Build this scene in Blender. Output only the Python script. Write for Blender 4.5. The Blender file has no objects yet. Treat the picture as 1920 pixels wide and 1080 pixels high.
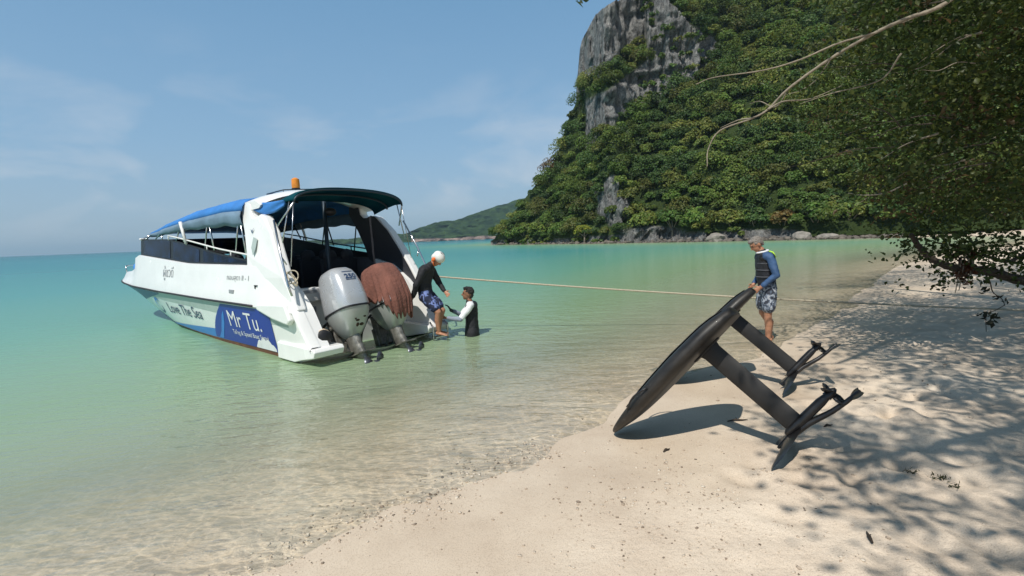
import bpy, bmesh, math, random
import numpy as np
from mathutils import Vector, Matrix

random.seed(7); rng = np.random.default_rng(7)
scene = bpy.context.scene
COL = scene.collection

# ------------------------------------------------------------------ camera
CAM = Vector((0.0, 0.0, 1.85))
F_PX = 900.0                                  # focal length for a 1920 px wide picture
pitch, roll = math.radians(6.04), math.radians(2.167)
fw = Vector((0, math.cos(pitch), -math.sin(pitch))); up0 = Vector((0, math.sin(pitch), math.cos(pitch))); r0 = Vector((1, 0, 0))
rt = math.cos(roll) * r0 - math.sin(roll) * up0; up = math.sin(roll) * r0 + math.cos(roll) * up0
cam_data = bpy.data.cameras.new('camera'); cam = bpy.data.objects.new('camera', cam_data); COL.objects.link(cam)
cam_data.sensor_width = 36.0; cam_data.lens = 36.0 * F_PX / 1920.0; cam_data.clip_start = 0.05; cam_data.clip_end = 20000
cam.matrix_world = Matrix(((rt.x, up.x, -fw.x, CAM.x), (rt.y, up.y, -fw.y, CAM.y), (rt.z, up.z, -fw.z, CAM.z), (0, 0, 0, 1)))
scene.camera = cam

# ------------------------------------------------------------------ sky, sun, exposure
SUN_EL = math.radians(55.4); SUN_TRAVEL = math.radians(61.6)      # compass of the light's travel on the ground (from +X)
sdir = Vector((math.cos(SUN_TRAVEL) * math.cos(SUN_EL), math.sin(SUN_TRAVEL) * math.cos(SUN_EL), -math.sin(SUN_EL)))
sun_d = bpy.data.lights.new('sun', 'SUN'); sun_d.energy = 4.2; sun_d.angle = math.radians(0.53); sun_d.color = (1.0, 0.95, 0.87)
sun = bpy.data.objects.new('sun', sun_d); COL.objects.link(sun)
sun.rotation_euler = sdir.to_track_quat('-Z', 'Y').to_euler(); sun.location = (-10, -18, 30)
world = bpy.data.worlds.new('World'); scene.world = world; world.use_nodes = True
wn = world.node_tree; wn.nodes.clear()
wo = wn.nodes.new('ShaderNodeOutputWorld'); bg = wn.nodes.new('ShaderNodeBackground'); bg.inputs[1].default_value = 0.13
sky = wn.nodes.new('ShaderNodeTexSky'); sky.sky_type = 'NISHITA'; sky.sun_disc = False
sky.sun_elevation = SUN_EL; sky.sun_rotation = math.atan2(-sdir.x, -sdir.y)
sky.air_density = 1.0; sky.dust_density = 0.6; sky.ozone_density = 1.6; sky.altitude = 0
tc = wn.nodes.new('ShaderNodeTexCoord'); sep = wn.nodes.new('ShaderNodeSeparateXYZ'); wn.links.new(tc.outputs['Generated'], sep.inputs[0])
mp = wn.nodes.new('ShaderNodeMapping'); mp.inputs['Scale'].default_value = (1.0, 1.0, 2.4); wn.links.new(tc.outputs['Generated'], mp.inputs[0])
cn = wn.nodes.new('ShaderNodeTexNoise'); cn.inputs['Scale'].default_value = 4.2; cn.inputs['Detail'].default_value = 7; cn.inputs['Roughness'].default_value = .55; cn.inputs['Distortion'].default_value = .35
wn.links.new(mp.outputs[0], cn.inputs['Vector'])
cr = wn.nodes.new('ShaderNodeValToRGB'); cr.color_ramp.elements[0].position = .48; cr.color_ramp.elements[1].position = .72
wn.links.new(cn.outputs['Fac'], cr.inputs[0])
el = wn.nodes.new('ShaderNodeValToRGB'); e = el.color_ramp.elements; e[0].position = 0.0; e[0].color = (.25,)*3 + (1,); e[1].position = .36; e[1].color = (0, 0, 0, 1)
e2 = e.new(.12); e2.color = (.8,)*3 + (1,); e3 = e.new(.2); e3.color = (.45,)*3 + (1,)
wn.links.new(sep.outputs['Z'], el.inputs[0])
mu = wn.nodes.new('ShaderNodeMath'); mu.operation = 'MULTIPLY'; wn.links.new(cr.outputs[0], mu.inputs[0]); wn.links.new(el.outputs[0], mu.inputs[1])
mu2 = wn.nodes.new('ShaderNodeMath'); mu2.operation = 'MULTIPLY'; mu2.inputs[1].default_value = .82; wn.links.new(mu.outputs[0], mu2.inputs[0])
mxc = wn.nodes.new('ShaderNodeMix'); mxc.data_type = 'RGBA'; mxc.inputs['B'].default_value = (4.9, 5.1, 5.4, 1)
wn.links.new(mu2.outputs[0], mxc.inputs['Factor'])
# milky humid air low over the sea; unseen zenith dimmed to mute blue shadows
hz = wn.nodes.new('ShaderNodeValToRGB'); h_ = hz.color_ramp.elements; h_[0].position = 0.0; h_[0].color = (.88,)*3 + (1,); h_[1].position = .75; h_[1].color = (.8,)*3 + (1,)
h2 = h_.new(.16); h2.color = (.80,)*3 + (1,); h3 = h_.new(.4); h3.color = (.7,)*3 + (1,)
wn.links.new(sep.outputs['Z'], hz.inputs[0]); mxh = wn.nodes.new('ShaderNodeMix'); mxh.data_type = 'RGBA'; hc_ = wn.nodes.new('ShaderNodeValToRGB'); hc_.color_ramp.elements[0].color = (.46, .63, .80, 1); hc_.color_ramp.elements[1].color = (.17, .225, .285, 1); hc_.color_ramp.elements[1].position = .95; hq2 = hc_.color_ramp.elements.new(.48); hq2.color = (.20, .47, .77, 1); hq = hc_.color_ramp.elements.new(.18); hq.color = (.33, .58, .84, 1)
wn.links.new(sep.outputs['Z'], hc_.inputs[0]); hs_ = wn.nodes.new('ShaderNodeVectorMath'); hs_.operation = 'SCALE'; hs_.inputs['Scale'].default_value = 5.2; wn.links.new(hc_.outputs[0], hs_.inputs[0]); wn.links.new(hs_.outputs[0], mxh.inputs['B'])
wn.links.new(hz.outputs[0], mxh.inputs['Factor']); wn.links.new(sky.outputs[0], mxh.inputs['A']); wn.links.new(mxh.outputs['Result'], mxc.inputs['A'])
wn.links.new(mxc.outputs['Result'], bg.inputs[0]); wn.links.new(bg.outputs[0], wo.inputs[0])
scene.view_settings.view_transform = 'Standard'; scene.view_settings.look = 'None'; scene.view_settings.gamma = 1.0
scene.view_settings.exposure = 0.14; scene.view_settings.use_curve_mapping = False
scene.cycles.max_bounces = 8; scene.cycles.transparent_max_bounces = 24; scene.cycles.diffuse_bounces = 3
scene.cycles.glossy_bounces = 3; scene.cycles.caustics_reflective = False; scene.cycles.caustics_refractive = False
scene.cycles.use_denoising = True; scene.cycles.sample_clamp_indirect = 4.0

# ------------------------------------------------------------------ helpers
_T = rng.random((64, 64, 64))
def noise3(x, y, z):
    """smooth value noise in 0..1 for numpy arrays"""
    x, y, z = np.broadcast_arrays(np.asarray(x, float), np.asarray(y, float), np.asarray(z, float))
    xi, yi, zi = np.floor(x).astype(int), np.floor(y).astype(int), np.floor(z).astype(int)
    fx, fy, fz = x - xi, y - yi, z - zi
    fx, fy, fz = [t * t * (3 - 2 * t) for t in (fx, fy, fz)]
    def g(a, b, c): return _T[(xi + a) & 63, (yi + b) & 63, (zi + c) & 63]
    x00 = g(0,0,0)*(1-fx)+g(1,0,0)*fx; x10 = g(0,1,0)*(1-fx)+g(1,1,0)*fx
    x01 = g(0,0,1)*(1-fx)+g(1,0,1)*fx; x11 = g(0,1,1)*(1-fx)+g(1,1,1)*fx
    return (x00*(1-fy)+x10*fy)*(1-fz)+(x01*(1-fy)+x11*fy)*fz
def fbm(x, y, z, o=4, gain=.5):
    s = 0; a = 1; t = 0
    for k in range(o):
        s = s + a * noise3(x*2**k+k*7.3, y*2**k+k*3.1, z*2**k+k*5.7); t += a; a *= gain
    return s / t
def smooth01(t): t = np.clip(t, 0, 1); return t*t*(3-2*t)

def mesh_np(name, V, Fc, smooth=False):
    """fast mesh: V (n,3), Fc (m,k) with k=3 or 4"""
    me = bpy.data.meshes.new(name); V = np.asarray(V, np.float32); Fc = np.asarray(Fc, np.int32)
    m, k = Fc.shape
    me.vertices.add(len(V)); me.vertices.foreach_set('co', V.ravel())
    me.loops.add(m*k); me.loops.foreach_set('vertex_index', Fc.ravel())
    me.polygons.add(m); me.polygons.foreach_set('loop_start', np.arange(0, m*k, k, dtype=np.int32))
    if smooth: me.polygons.foreach_set('use_smooth', np.ones(m, bool))
    me.update(calc_edges=True); return me
def link(name, me, mat=None, parent=None):
    o = bpy.data.objects.new(name, me); COL.objects.link(o)
    if mat is not None: o.data.materials.append(mat)
    if parent is not None: o.parent = parent
    return o
def tag(o, label=None, cat=None, group=None, kind=None):
    if label: o['label'] = label
    if cat: o['category'] = cat
    if group: o['group'] = group
    if kind: o['kind'] = kind
    return o
def empty(name, loc=(0, 0, 0), rz=0.0):
    o = bpy.data.objects.new(name, None); COL.objects.link(o); o.location = loc; o.rotation_euler = (0, 0, rz); o.empty_display_size = .2
    return o

class MB:
    """collects simple shapes into one mesh"""
    def __init__(s): s.v = []; s.f = []
    def add(s, V, Fc):
        b = len(s.v); s.v += [tuple(map(float, p)) for p in V]; s.f += [tuple(i + b for i in q) for q in Fc]; return s
    def box(s, c, d, rot=None):
        x, y, z = [t/2 for t in d]
        P = [Vector(q) for q in ((-x,-y,-z),(x,-y,-z),(x,y,-z),(-x,y,-z),(-x,-y,z),(x,-y,z),(x,y,z),(-x,y,z))]
        if rot is not None: P = [rot @ p for p in P]
        return s.add([p + Vector(c) for p in P], [(0,3,2,1),(4,5,6,7),(0,1,5,4),(1,2,6,5),(2,3,7,6),(3,0,4,7)])
    def loft(s, rings, cap=True, closed=True):
        n = len(rings[0]); V = [p for r in rings for p in r]; Fc = []
        for i in range(len(rings)-1):
            for j in range(n if closed else n-1):
                k = (j+1) % n
                Fc.append((i*n+j, i*n+k, (i+1)*n+k, (i+1)*n+j))
        if cap: Fc.append(tuple(range(n-1, -1, -1))); Fc.append(tuple((len(rings)-1)*n + j for j in range(n)))
        return s.add(V, Fc)
    def tube(s, pts, r, n=8, cap=True):
        pts = [Vector(p) for p in pts]; m = len(pts)
        rr = r if isinstance(r, (list, tuple)) else [r]*m
        rings = []; ref = None
        for i, p in enumerate(pts):
            t = (pts[min(i+1, m-1)] - pts[max(i-1, 0)]).normalized()
            if ref is None:
                ref = Vector((0, 0, 1)) if abs(t.z) < .9 else Vector((1, 0, 0))
            a = (ref - t * ref.dot(t)).normalized(); b = t.cross(a); ref = a
            rings.append([p + (a*math.cos(2*math.pi*k/n) + b*math.sin(2*math.pi*k/n))*rr[i] for k in range(n)])
        return s.loft(rings, cap)
    def ell(s, c, r, n=12, m=8, rot=None):
        rings = []
        for i in range(m+1):
            th = -math.pi/2 + math.pi*i/m; th = max(-math.pi/2+.02, min(math.pi/2-.02, th))
            ring = []
            for k in range(n):
                ph = 2*math.pi*k/n
                p = Vector((r[0]*math.cos(th)*math.cos(ph), r[1]*math.cos(th)*math.sin(ph), r[2]*math.sin(th)))
                if rot is not None: p = rot @ p
                ring.append(p + Vector(c))
            rings.append(ring)
        return s.loft(rings)
    def prism(s, poly, y0, y1):
        """polygon in x,z pushed along y"""
        n = len(poly); V = [(p[0], y0, p[1]) for p in poly] + [(p[0], y1, p[1]) for p in poly]
        return s.add(V, [tuple(range(n)), tuple(range(2*n-1, n-1, -1))] + [(i, n+i, n+(i+1) % n, (i+1) % n) for i in range(n)])
    def build(s, name, mat, parent=None, smooth=False, bevel=0, auto=None):
        me = bpy.data.meshes.new(name); me.from_pydata(s.v, [], s.f)
        bm = bmesh.new(); bm.from_mesh(me); bmesh.ops.recalc_face_normals(bm, faces=bm.faces); bm.to_mesh(me); bm.free()
        if smooth: me.polygons.foreach_set('use_smooth', [True]*len(me.polygons))
        o = link(name, me, mat, parent)
        if smooth and auto: me.set_sharp_from_angle(angle=math.radians(auto))
        if bevel:
            b = o.modifiers.new('bevel', 'BEVEL'); b.width = bevel; b.segments = 2; b.limit_method = 'ANGLE'; b.angle_limit = math.radians(35)
        return o

# ------------------------------------------------------------------ materials
def newmat(name):
    m = bpy.data.materials.new(name); m.use_nodes = True; nt = m.node_tree; b = nt.nodes['Principled BSDF']; return m, nt, b
def plain(name, col, rough=.5, metal=0.0, var=.12, scale=6.0, bump=0.0, coat=0.0, spec=.5):
    """solid paint or cloth with slight procedural unevenness of colour and gloss"""
    m, nt, b = newmat(name); N = nt.nodes; L = nt.links
    t = N.new('ShaderNodeTexCoord'); n = N.new('ShaderNodeTexNoise'); n.inputs['Scale'].default_value = scale; n.inputs['Detail'].default_value = 6; n.inputs['Roughness'].default_value = .6
    L.new(t.outputs['Object'], n.inputs['Vector'])
    r = N.new('ShaderNodeValToRGB'); r.color_ramp.elements[0].position = .3; r.color_ramp.elements[1].position = .7
    a = [max(0, c*(1-var)) for c in col]; z = [min(1, c*(1+var*.6)) for c in col]
    r.color_ramp.elements[0].color = (*a, 1); r.color_ramp.elements[1].color = (*z, 1)
    L.new(n.outputs['Fac'], r.inputs[0]); L.new(r.outputs[0], b.inputs['Base Color'])
    b.inputs['Roughness'].default_value = rough; b.inputs['Metallic'].default_value = metal; b.inputs['Coat Weight'].default_value = coat; b.inputs['Specular IOR Level'].default_value = spec
    mr = N.new('ShaderNodeMapRange'); mr.inputs['To Min'].default_value = max(.02, rough-.08); mr.inputs['To Max'].default_value = min(1, rough+.12)
    L.new(n.outputs['Fac'], mr.inputs['Value']); L.new(mr.outputs[0], b.inputs['Roughness'])
    if bump:
        bp = N.new('ShaderNodeBump'); bp.inputs['Strength'].default_value = bump; bp.inputs['Distance'].default_value = .02
        n2 = N.new('ShaderNodeTexNoise'); n2.inputs['Scale'].default_value = scale*5; n2.inputs['Detail'].default_value = 4; L.new(t.outputs['Object'], n2.inputs['Vector'])
        L.new(n2.outputs['Fac'], bp.inputs['Height']); L.new(bp.outputs[0], b.inputs['Normal'])
    return m
def leafmat(name, transl=.35, gloss=.08):
    """leaf colour is kept on the mesh (attribute 'tint'); some light passes through"""
    m, nt, b = newmat(name); N = nt.nodes; L = nt.links; N.remove(b); out = N['Material Output']
    at = N.new('ShaderNodeAttribute'); at.attribute_name = 'tint'
    d = N.new('ShaderNodeBsdfDiffuse'); t = N.new('ShaderNodeBsdfTranslucent'); g = N.new('ShaderNodeBsdfGlossy'); g.inputs['Roughness'].default_value = .5; g.inputs['Color'].default_value = (.8, .85, .8, 1)
    L.new(at.outputs['Color'], d.inputs[0])
    hs = N.new('ShaderNodeHueSaturation'); hs.inputs['Hue'].default_value = .485; hs.inputs['Value'].default_value = 1.25; L.new(at.outputs['Color'], hs.inputs['Color']); L.new(hs.outputs[0], t.inputs[0])
    m1 = N.new('ShaderNodeMixShader'); m1.inputs[0].default_value = transl; L.new(d.outputs[0], m1.inputs[1]); L.new(t.outputs[0], m1.inputs[2])
    m2 = N.new('ShaderNodeMixShader'); m2.inputs[0].default_value = gloss; L.new(m1.outputs[0], m2.inputs[1]); L.new(g.outputs[0], m2.inputs[2])
    L.new(m2.outputs[0], out.inputs[0]); return m

M = {}
M['gel'] = plain('white_gelcoat', (.85, .85, .83), .22, var=.05, scale=2.0, coat=.3)
M['white_soft'] = plain('white_plastic', (.74, .74, .72), .45, var=.08)
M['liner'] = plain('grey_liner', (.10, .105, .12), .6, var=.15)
M['drift_dark'] = plain('scorched_paint', (.05, .03, .018), .8, var=.5, scale=30)
M['black'] = plain('black_plastic', (.012, .012, .014), .45)
M['rubber'] = plain('black_rubber', (.02, .02, .022), .6)
M['steel'] = plain('stainless_steel', (.62, .63, .64), .22, metal=1.0, var=.1)
M['darksteel'] = plain('dark_tube', (.03, .05, .07), .35, metal=.4)
M['blue_canvas'] = plain('blue_canvas', (.035, .19, .52), .8, var=.18, scale=3, bump=.25)
M['grey_canvas'] = plain('grey_blue_canvas', (.14, .22, .30), .8, var=.3, scale=2, bump=.25)
M['red_anti'] = plain('brown_antifouling', (.16, .065, .035), .75, var=.35, scale=5)
M['banner'] = plain('navy_banner', (.012, .035, .30), .35, var=.1, scale=3)
M['wave_blue'] = plain('blue_hull_paint', (.03, .19, .58), .3, var=.1)
M['navy'] = plain('navy_paint', (.02, .06, .17), .3, var=.1)
M['shade_and_emblem'] = plain('pale_shade_and_emblem', (.40, .47, .44), .35, var=.08)
M['print_white'] = plain('white_print', (.8, .8, .82), .4)
M['print_dark'] = plain('dark_print', (.03, .06, .13), .4)
M['print_grey'] = plain('grey_print', (.30, .31, .33), .5)
M['wood'] = plain('grey_driftwood', (.2, .16, .12), .85, var=.3, scale=12, bump=.4)
M['cowl'] = plain('silver_cowl', (.52, .54, .56), .26, metal=.35, var=.06, scale=2, coat=.4)
M['cowl_low'] = plain('grey_cowl', (.42, .45, .43), .3, metal=.3, var=.12, scale=3, coat=.2)
M['leg_metal'] = plain('worn_leg_paint', (.26, .25, .22), .38, metal=.55, var=.6, scale=9, bump=.2)
M['prop'] = plain('prop_metal', (.10, .11, .13), .35, metal=.6, var=.3)
M['towel'] = plain('brick_red_towel', (.20, .082, .06), .95, var=.3, scale=5, bump=.7)
M['beige'] = plain('beige_vinyl', (.62, .50, .37), .6)
M['orange'] = plain('amber_lens', (.75, .26, .03), .25, var=.2)
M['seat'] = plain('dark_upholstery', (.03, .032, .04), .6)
M['skin'] = plain('tanned_skin', (.40, .195, .115), .5, var=.15, scale=14)
M['skin_dark'] = plain('brown_skin', (.24, .115, .065), .5, var=.15, scale=14)
M['hair_dark'] = plain('black_hair', (.012, .010, .009), .55, var=.3, scale=60, bump=.6)
M['hair_grey'] = plain('greying_hair', (.26, .235, .21), .6, var=.5, scale=60, bump=.6)
M['neoprene'] = plain('black_neoprene', (.012, .013, .017), .75, var=.3, scale=10)
M['vest_black'] = plain('black_vest', (.014, .015, .02), .6, var=.3, scale=10)
M['blue_lycra'] = plain('blue_lycra', (.04, .095, .21), .7, var=.2, scale=5)
M['white_lycra'] = plain('white_lycra', (.75, .76, .78), .7, var=.08)
M['grey_lycra'] = plain('grey_lycra', (.22, .26, .32), .7, var=.1)
M['helmet'] = plain('white_helmet', (.78, .78, .74), .3, var=.06, coat=.3)
M['orange_cloth'] = plain('orange_foam', (.75, .16, .03), .7)
M['lime'] = plain('lime_strap', (.45, .75, .06), .6)
M['glove'] = plain('dark_glove', (.03, .04, .035), .7)
M['rope'] = plain('pale_rope', (.45, .40, .30), .9, var=.25, scale=40)
M['bark_dark'] = plain('dark_bark', (.05, .038, .028), .9, var=.4, scale=9, bump=.6)
M['bark_pale'] = plain('pale_bark', (.27, .23, .175), .85, var=.4, scale=7, bump=.5)
M['leaf'] = leafmat('forest_leaf', .32, .02)
M['leaf_near'] = leafmat('beach_tree_leaf', .42, .025)
M['foil_black'] = plain('black_carbon', (.014, .013, .013), .35, var=.4, scale=7, coat=.15)
M['foil_mast'] = plain('dark_anodised_mast', (.011, .010, .009), .5, var=.35, scale=6)
M['deckpad'] = plain('charcoal_foam', (.035, .035, .037), .85, bump=.4, scale=20)
M['boulder'] = plain('pale_limestone_boulder', (.26, .235, .205), .9, var=.4, scale=.9, bump=.8)
M['rubble'] = plain('shore_rubble', (.14, .12, .10), .9, var=.5, scale=.8, bump=.6)

def mat_glass():
    m, nt, b = newmat('tinted_window'); b.inputs['Base Color'].default_value = (.008, .02, .05, 1); b.inputs['Roughness'].default_value = .06
    b.inputs['Specular IOR Level'].default_value = .07; N = nt.nodes; L = nt.links
    t = N.new('ShaderNodeTexCoord'); n = N.new('ShaderNodeTexNoise'); n.inputs['Scale'].default_value = 3; L.new(t.outputs['Object'], n.inputs['Vector'])
    r = N.new('ShaderNodeValToRGB'); r.color_ramp.elements[0].color = (.004, .008, .016, 1); r.color_ramp.elements[1].color = (.008, .022, .06, 1); r.color_ramp.elements[0].position = .4; r.color_ramp.elements[1].position = .65
    L.new(n.outputs['Fac'], r.inputs[0]); L.new(r.outputs[0], b.inputs['Base Color']); return m
M['glass'] = mat_glass()
def mat_awning():
    m, nt, b = newmat('teal_awning'); N = nt.nodes; L = nt.links; out = N['Material Output']; N.remove(b)
    d = N.new('ShaderNodeBsdfDiffuse'); t = N.new('ShaderNodeBsdfTranslucent'); x = N.new('ShaderNodeMixShader'); x.inputs[0].default_value = .3
    tcn = N.new('ShaderNodeTexCoord'); n = N.new('ShaderNodeTexNoise'); n.inputs['Scale'].default_value = 1.6; L.new(tcn.outputs['Object'], n.inputs['Vector'])
    r = N.new('ShaderNodeValToRGB'); r.color_ramp.elements[0].color = (.006, .05, .085, 1); r.color_ramp.elements[1].color = (.014, .10, .125, 1); r.color_ramp.elements[0].position = .35; r.color_ramp.elements[1].position = .65
    L.new(n.outputs['Fac'], r.inputs[0]); L.new(r.outputs[0], d.inputs[0]); L.new(r.outputs[0], t.inputs[0])
    L.new(d.outputs[0], x.inputs[1]); L.new(t.outputs[0], x.inputs[2]); L.new(x.outputs[0], out.inputs[0]); return m
M['awning'] = mat_awning()
def mat_camo():
    m, nt, b = newmat('camo_shorts'); N = nt.nodes; L = nt.links; b.inputs['Roughness'].default_value = .8
    t = N.new('ShaderNodeTexCoord'); n = N.new('ShaderNodeTexNoise'); n.inputs['Scale'].default_value = 13; n.inputs['Detail'].default_value = 3; n.inputs['Distortion'].default_value = 1.2; L.new(t.outputs['Object'], n.inputs['Vector'])
    r = N.new('ShaderNodeValToRGB'); r.color_ramp.interpolation = 'CONSTANT'; e = r.color_ramp.elements
    e[0].color = (.03, .035, .05, 1); e[0].position = 0; e[1].color = (.10, .13, .18, 1); e[1].position = .45
    q = e.new(.52); q.color = (.30, .34, .40, 1); q = e.new(.58); q.color = (.42, .44, .47, 1); q = e.new(.66); q.color = (.06, .08, .12, 1)
    L.new(n.outputs['Fac'], r.inputs[0]); L.new(r.outputs[0], b.inputs['Base Color']); return m
M['camo'] = mat_camo()
def mat_blueshorts():
    m, nt, b = newmat('navy_print_shorts'); N = nt.nodes; L = nt.links; b.inputs['Roughness'].default_value = .8
    t = N.new('ShaderNodeTexCoord'); n = N.new('ShaderNodeTexNoise'); n.inputs['Scale'].default_value = 11; n.inputs['Distortion'].default_value = 1; L.new(t.outputs['Object'], n.inputs['Vector'])
    r = N.new('ShaderNodeValToRGB'); e = r.color_ramp.elements; e[0].color = (.012, .018, .05, 1); e[0].position = .52; e[1].color = (.16, .22, .48, 1); e[1].position = .58
    L.new(n.outputs['Fac'], r.inputs[0]); L.new(r.outputs[0], b.inputs['Base Color']); return m
M['blueshorts'] = mat_blueshorts()
def mat_board():
    m, nt, b = newmat('worn_board_shell'); N = nt.nodes; L = nt.links; b.inputs['Roughness'].default_value = .5; b.inputs['Coat Weight'].default_value = .05
    t = N.new('ShaderNodeTexCoord'); mpn = N.new('ShaderNodeMapping'); mpn.inputs['Scale'].default_value = (1.5, 7, 4); n = N.new('ShaderNodeTexNoise'); n.inputs['Scale'].default_value = 3; n.inputs['Detail'].default_value = 7; n.inputs['Roughness'].default_value = .65
    L.new(t.outputs['Object'], mpn.inputs[0]); L.new(mpn.outputs[0], n.inputs['Vector'])
    r = N.new('ShaderNodeValToRGB'); e = r.color_ramp.elements; e[0].color = (.007, .006, .005, 1); e[0].position = .35; e[1].color = (.022, .019, .016, 1); e[1].position = .62
    q = e.new(.72); q.color = (.07, .06, .05, 1)
    L.new(n.outputs['Fac'], r.inputs[0]); L.new(r.outputs[0], b.inputs['Base Color'])
    mr = N.new('ShaderNodeMapRange'); mr.inputs['To Min'].default_value = .34; mr.inputs['To Max'].default_value = .7; L.new(n.outputs['Fac'], mr.inputs['Value']); L.new(mr.outputs[0], b.inputs['Roughness']); return m
M['board'] = mat_board()
def mat_rock():
    m, nt, b = newmat('limestone_cliff'); N = nt.nodes; L = nt.links; b.inputs['Roughness'].default_value = .95; b.inputs['Specular IOR Level'].default_value = .2
    g = N.new('ShaderNodeNewGeometry'); mpn = N.new('ShaderNodeMapping'); mpn.inputs['Scale'].default_value = (.30, .30, .17); L.new(g.outputs['Position'], mpn.inputs[0])
    n = N.new('ShaderNodeTexNoise'); n.inputs['Scale'].default_value = 2.2; n.inputs['Detail'].default_value = 10; n.inputs['Roughness'].default_value = .68; n.inputs['Distortion'].default_value = .5; L.new(mpn.outputs[0], n.inputs['Vector'])
    r = N.new('ShaderNodeValToRGB'); e = r.color_ramp.elements; e[0].color = (.07, .07, .07, 1); e[0].position = .32; e[1].color = (.46, .45, .42, 1); e[1].position = .78
    q = e.new(.47); q.color = (.19, .188, .182, 1); q = e.new(.58); q.color = (.28, .276, .262, 1)
    L.new(n.outputs['Fac'], r.inputs[0])
    n2 = N.new('ShaderNodeTexNoise'); n2.inputs['Scale'].default_value = .09; n2.inputs['Detail'].default_value = 5; L.new(g.outputs['Position'], n2.inputs['Vector'])
    r2 = N.new('ShaderNodeValToRGB'); r2.color_ramp.elements[0].position = .68; r2.color_ramp.elements[1].position = .76
    L.new(n2.outputs['Fac'], r2.inputs[0]); mx = N.new('ShaderNodeMix'); mx.data_type = 'RGBA'; mx.inputs['B'].default_value = (.34, .27, .19, 1)
    n4 = N.new('ShaderNodeTexNoise'); n4.inputs['Scale'].default_value = 1.1; n4.inputs['Detail'].default_value = 8; n4.inputs['Roughness'].default_value = .75; L.new(g.outputs['Position'], n4.inputs['Vector'])
    r4 = N.new('ShaderNodeValToRGB'); r4.color_ramp.elements[0].position = .38; r4.color_ramp.elements[0].color = (.42, .42, .42, 1); r4.color_ramp.elements[1].position = .56; r4.color_ramp.elements[1].color = (1.15, 1.15, 1.15, 1); L.new(n4.outputs['Fac'], r4.inputs[0])
    m4 = N.new('ShaderNodeMix'); m4.data_type = 'RGBA'; m4.blend_type = 'MULTIPLY'; m4.inputs['Factor'].default_value = 1; L.new(r.outputs[0], m4.inputs['A']); L.new(r4.outputs[0], m4.inputs['B'])
    L.new(r2.outputs[0], mx.inputs['Factor']); L.new(m4.outputs['Result'], mx.inputs['A'])
    at = N.new('ShaderNodeAttribute'); at.attribute_name = 'rock'      # 1 bare rock, 0 forest floor
    mx2 = N.new('ShaderNodeMix'); mx2.data_type = 'RGBA'; mx2.inputs['A'].default_value = (.042, .066, .018, 1); L.new(at.outputs['Fac'], mx2.inputs['Factor']); L.new(mx.outputs['Result'], mx2.inputs['B'])
    L.new(mx2.outputs['Result'], b.inputs['Base Color'])
    bp = N.new('ShaderNodeBump'); bp.inputs['Strength'].default_value = 1.0; bp.inputs['Distance'].default_value = 1.8; L.new(n.outputs['Fac'], bp.inputs['Height']); L.new(bp.outputs[0], b.inputs['Normal']); return m
M['rock'] = mat_rock()
def mat_farhill():
    m, nt, b = newmat('far_wooded_hill'); N = nt.nodes; L = nt.links; b.inputs['Roughness'].default_value = 1; b.inputs['Specular IOR Level'].default_value = 0
    g = N.new('ShaderNodeNewGeometry'); n = N.new('ShaderNodeTexNoise'); n.inputs['Scale'].default_value = .06; n.inputs['Detail'].default_value = 8; n.inputs['Roughness'].default_value = .7; L.new(g.outputs['Position'], n.inputs['Vector'])
    r = N.new('ShaderNodeValToRGB'); e = r.color_ramp.elements; e[0].color = (.010, .022, .012, 1); e[0].position = .38; e[1].color = (.045, .08, .03, 1); e[1].position = .66
    L.new(n.outputs['Fac'], r.inputs[0])
    at = N.new('ShaderNodeAttribute'); at.attribute_name = 'rock'; mx = N.new('ShaderNodeMix'); mx.data_type = 'RGBA'; L.new(at.outputs['Fac'], mx.inputs['Factor']); L.new(r.outputs[0], mx.inputs['A'])
    r2 = N.new('ShaderNodeValToRGB'); r2.color_ramp.elements[0].color = (.05, .04, .04, 1); r2.color_ramp.elements[1].color = (.34, .25, .21, 1); r2.color_ramp.elements[0].position = .4; r2.color_ramp.elements[1].position = .62
    L.new(n.outputs['Fac'], r2.inputs[0]); L.new(r2.outputs[0], mx.inputs['B']); L.new(mx.outputs['Result'], b.inputs['Base Color']); return m
M['farhill'] = mat_farhill()
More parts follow.
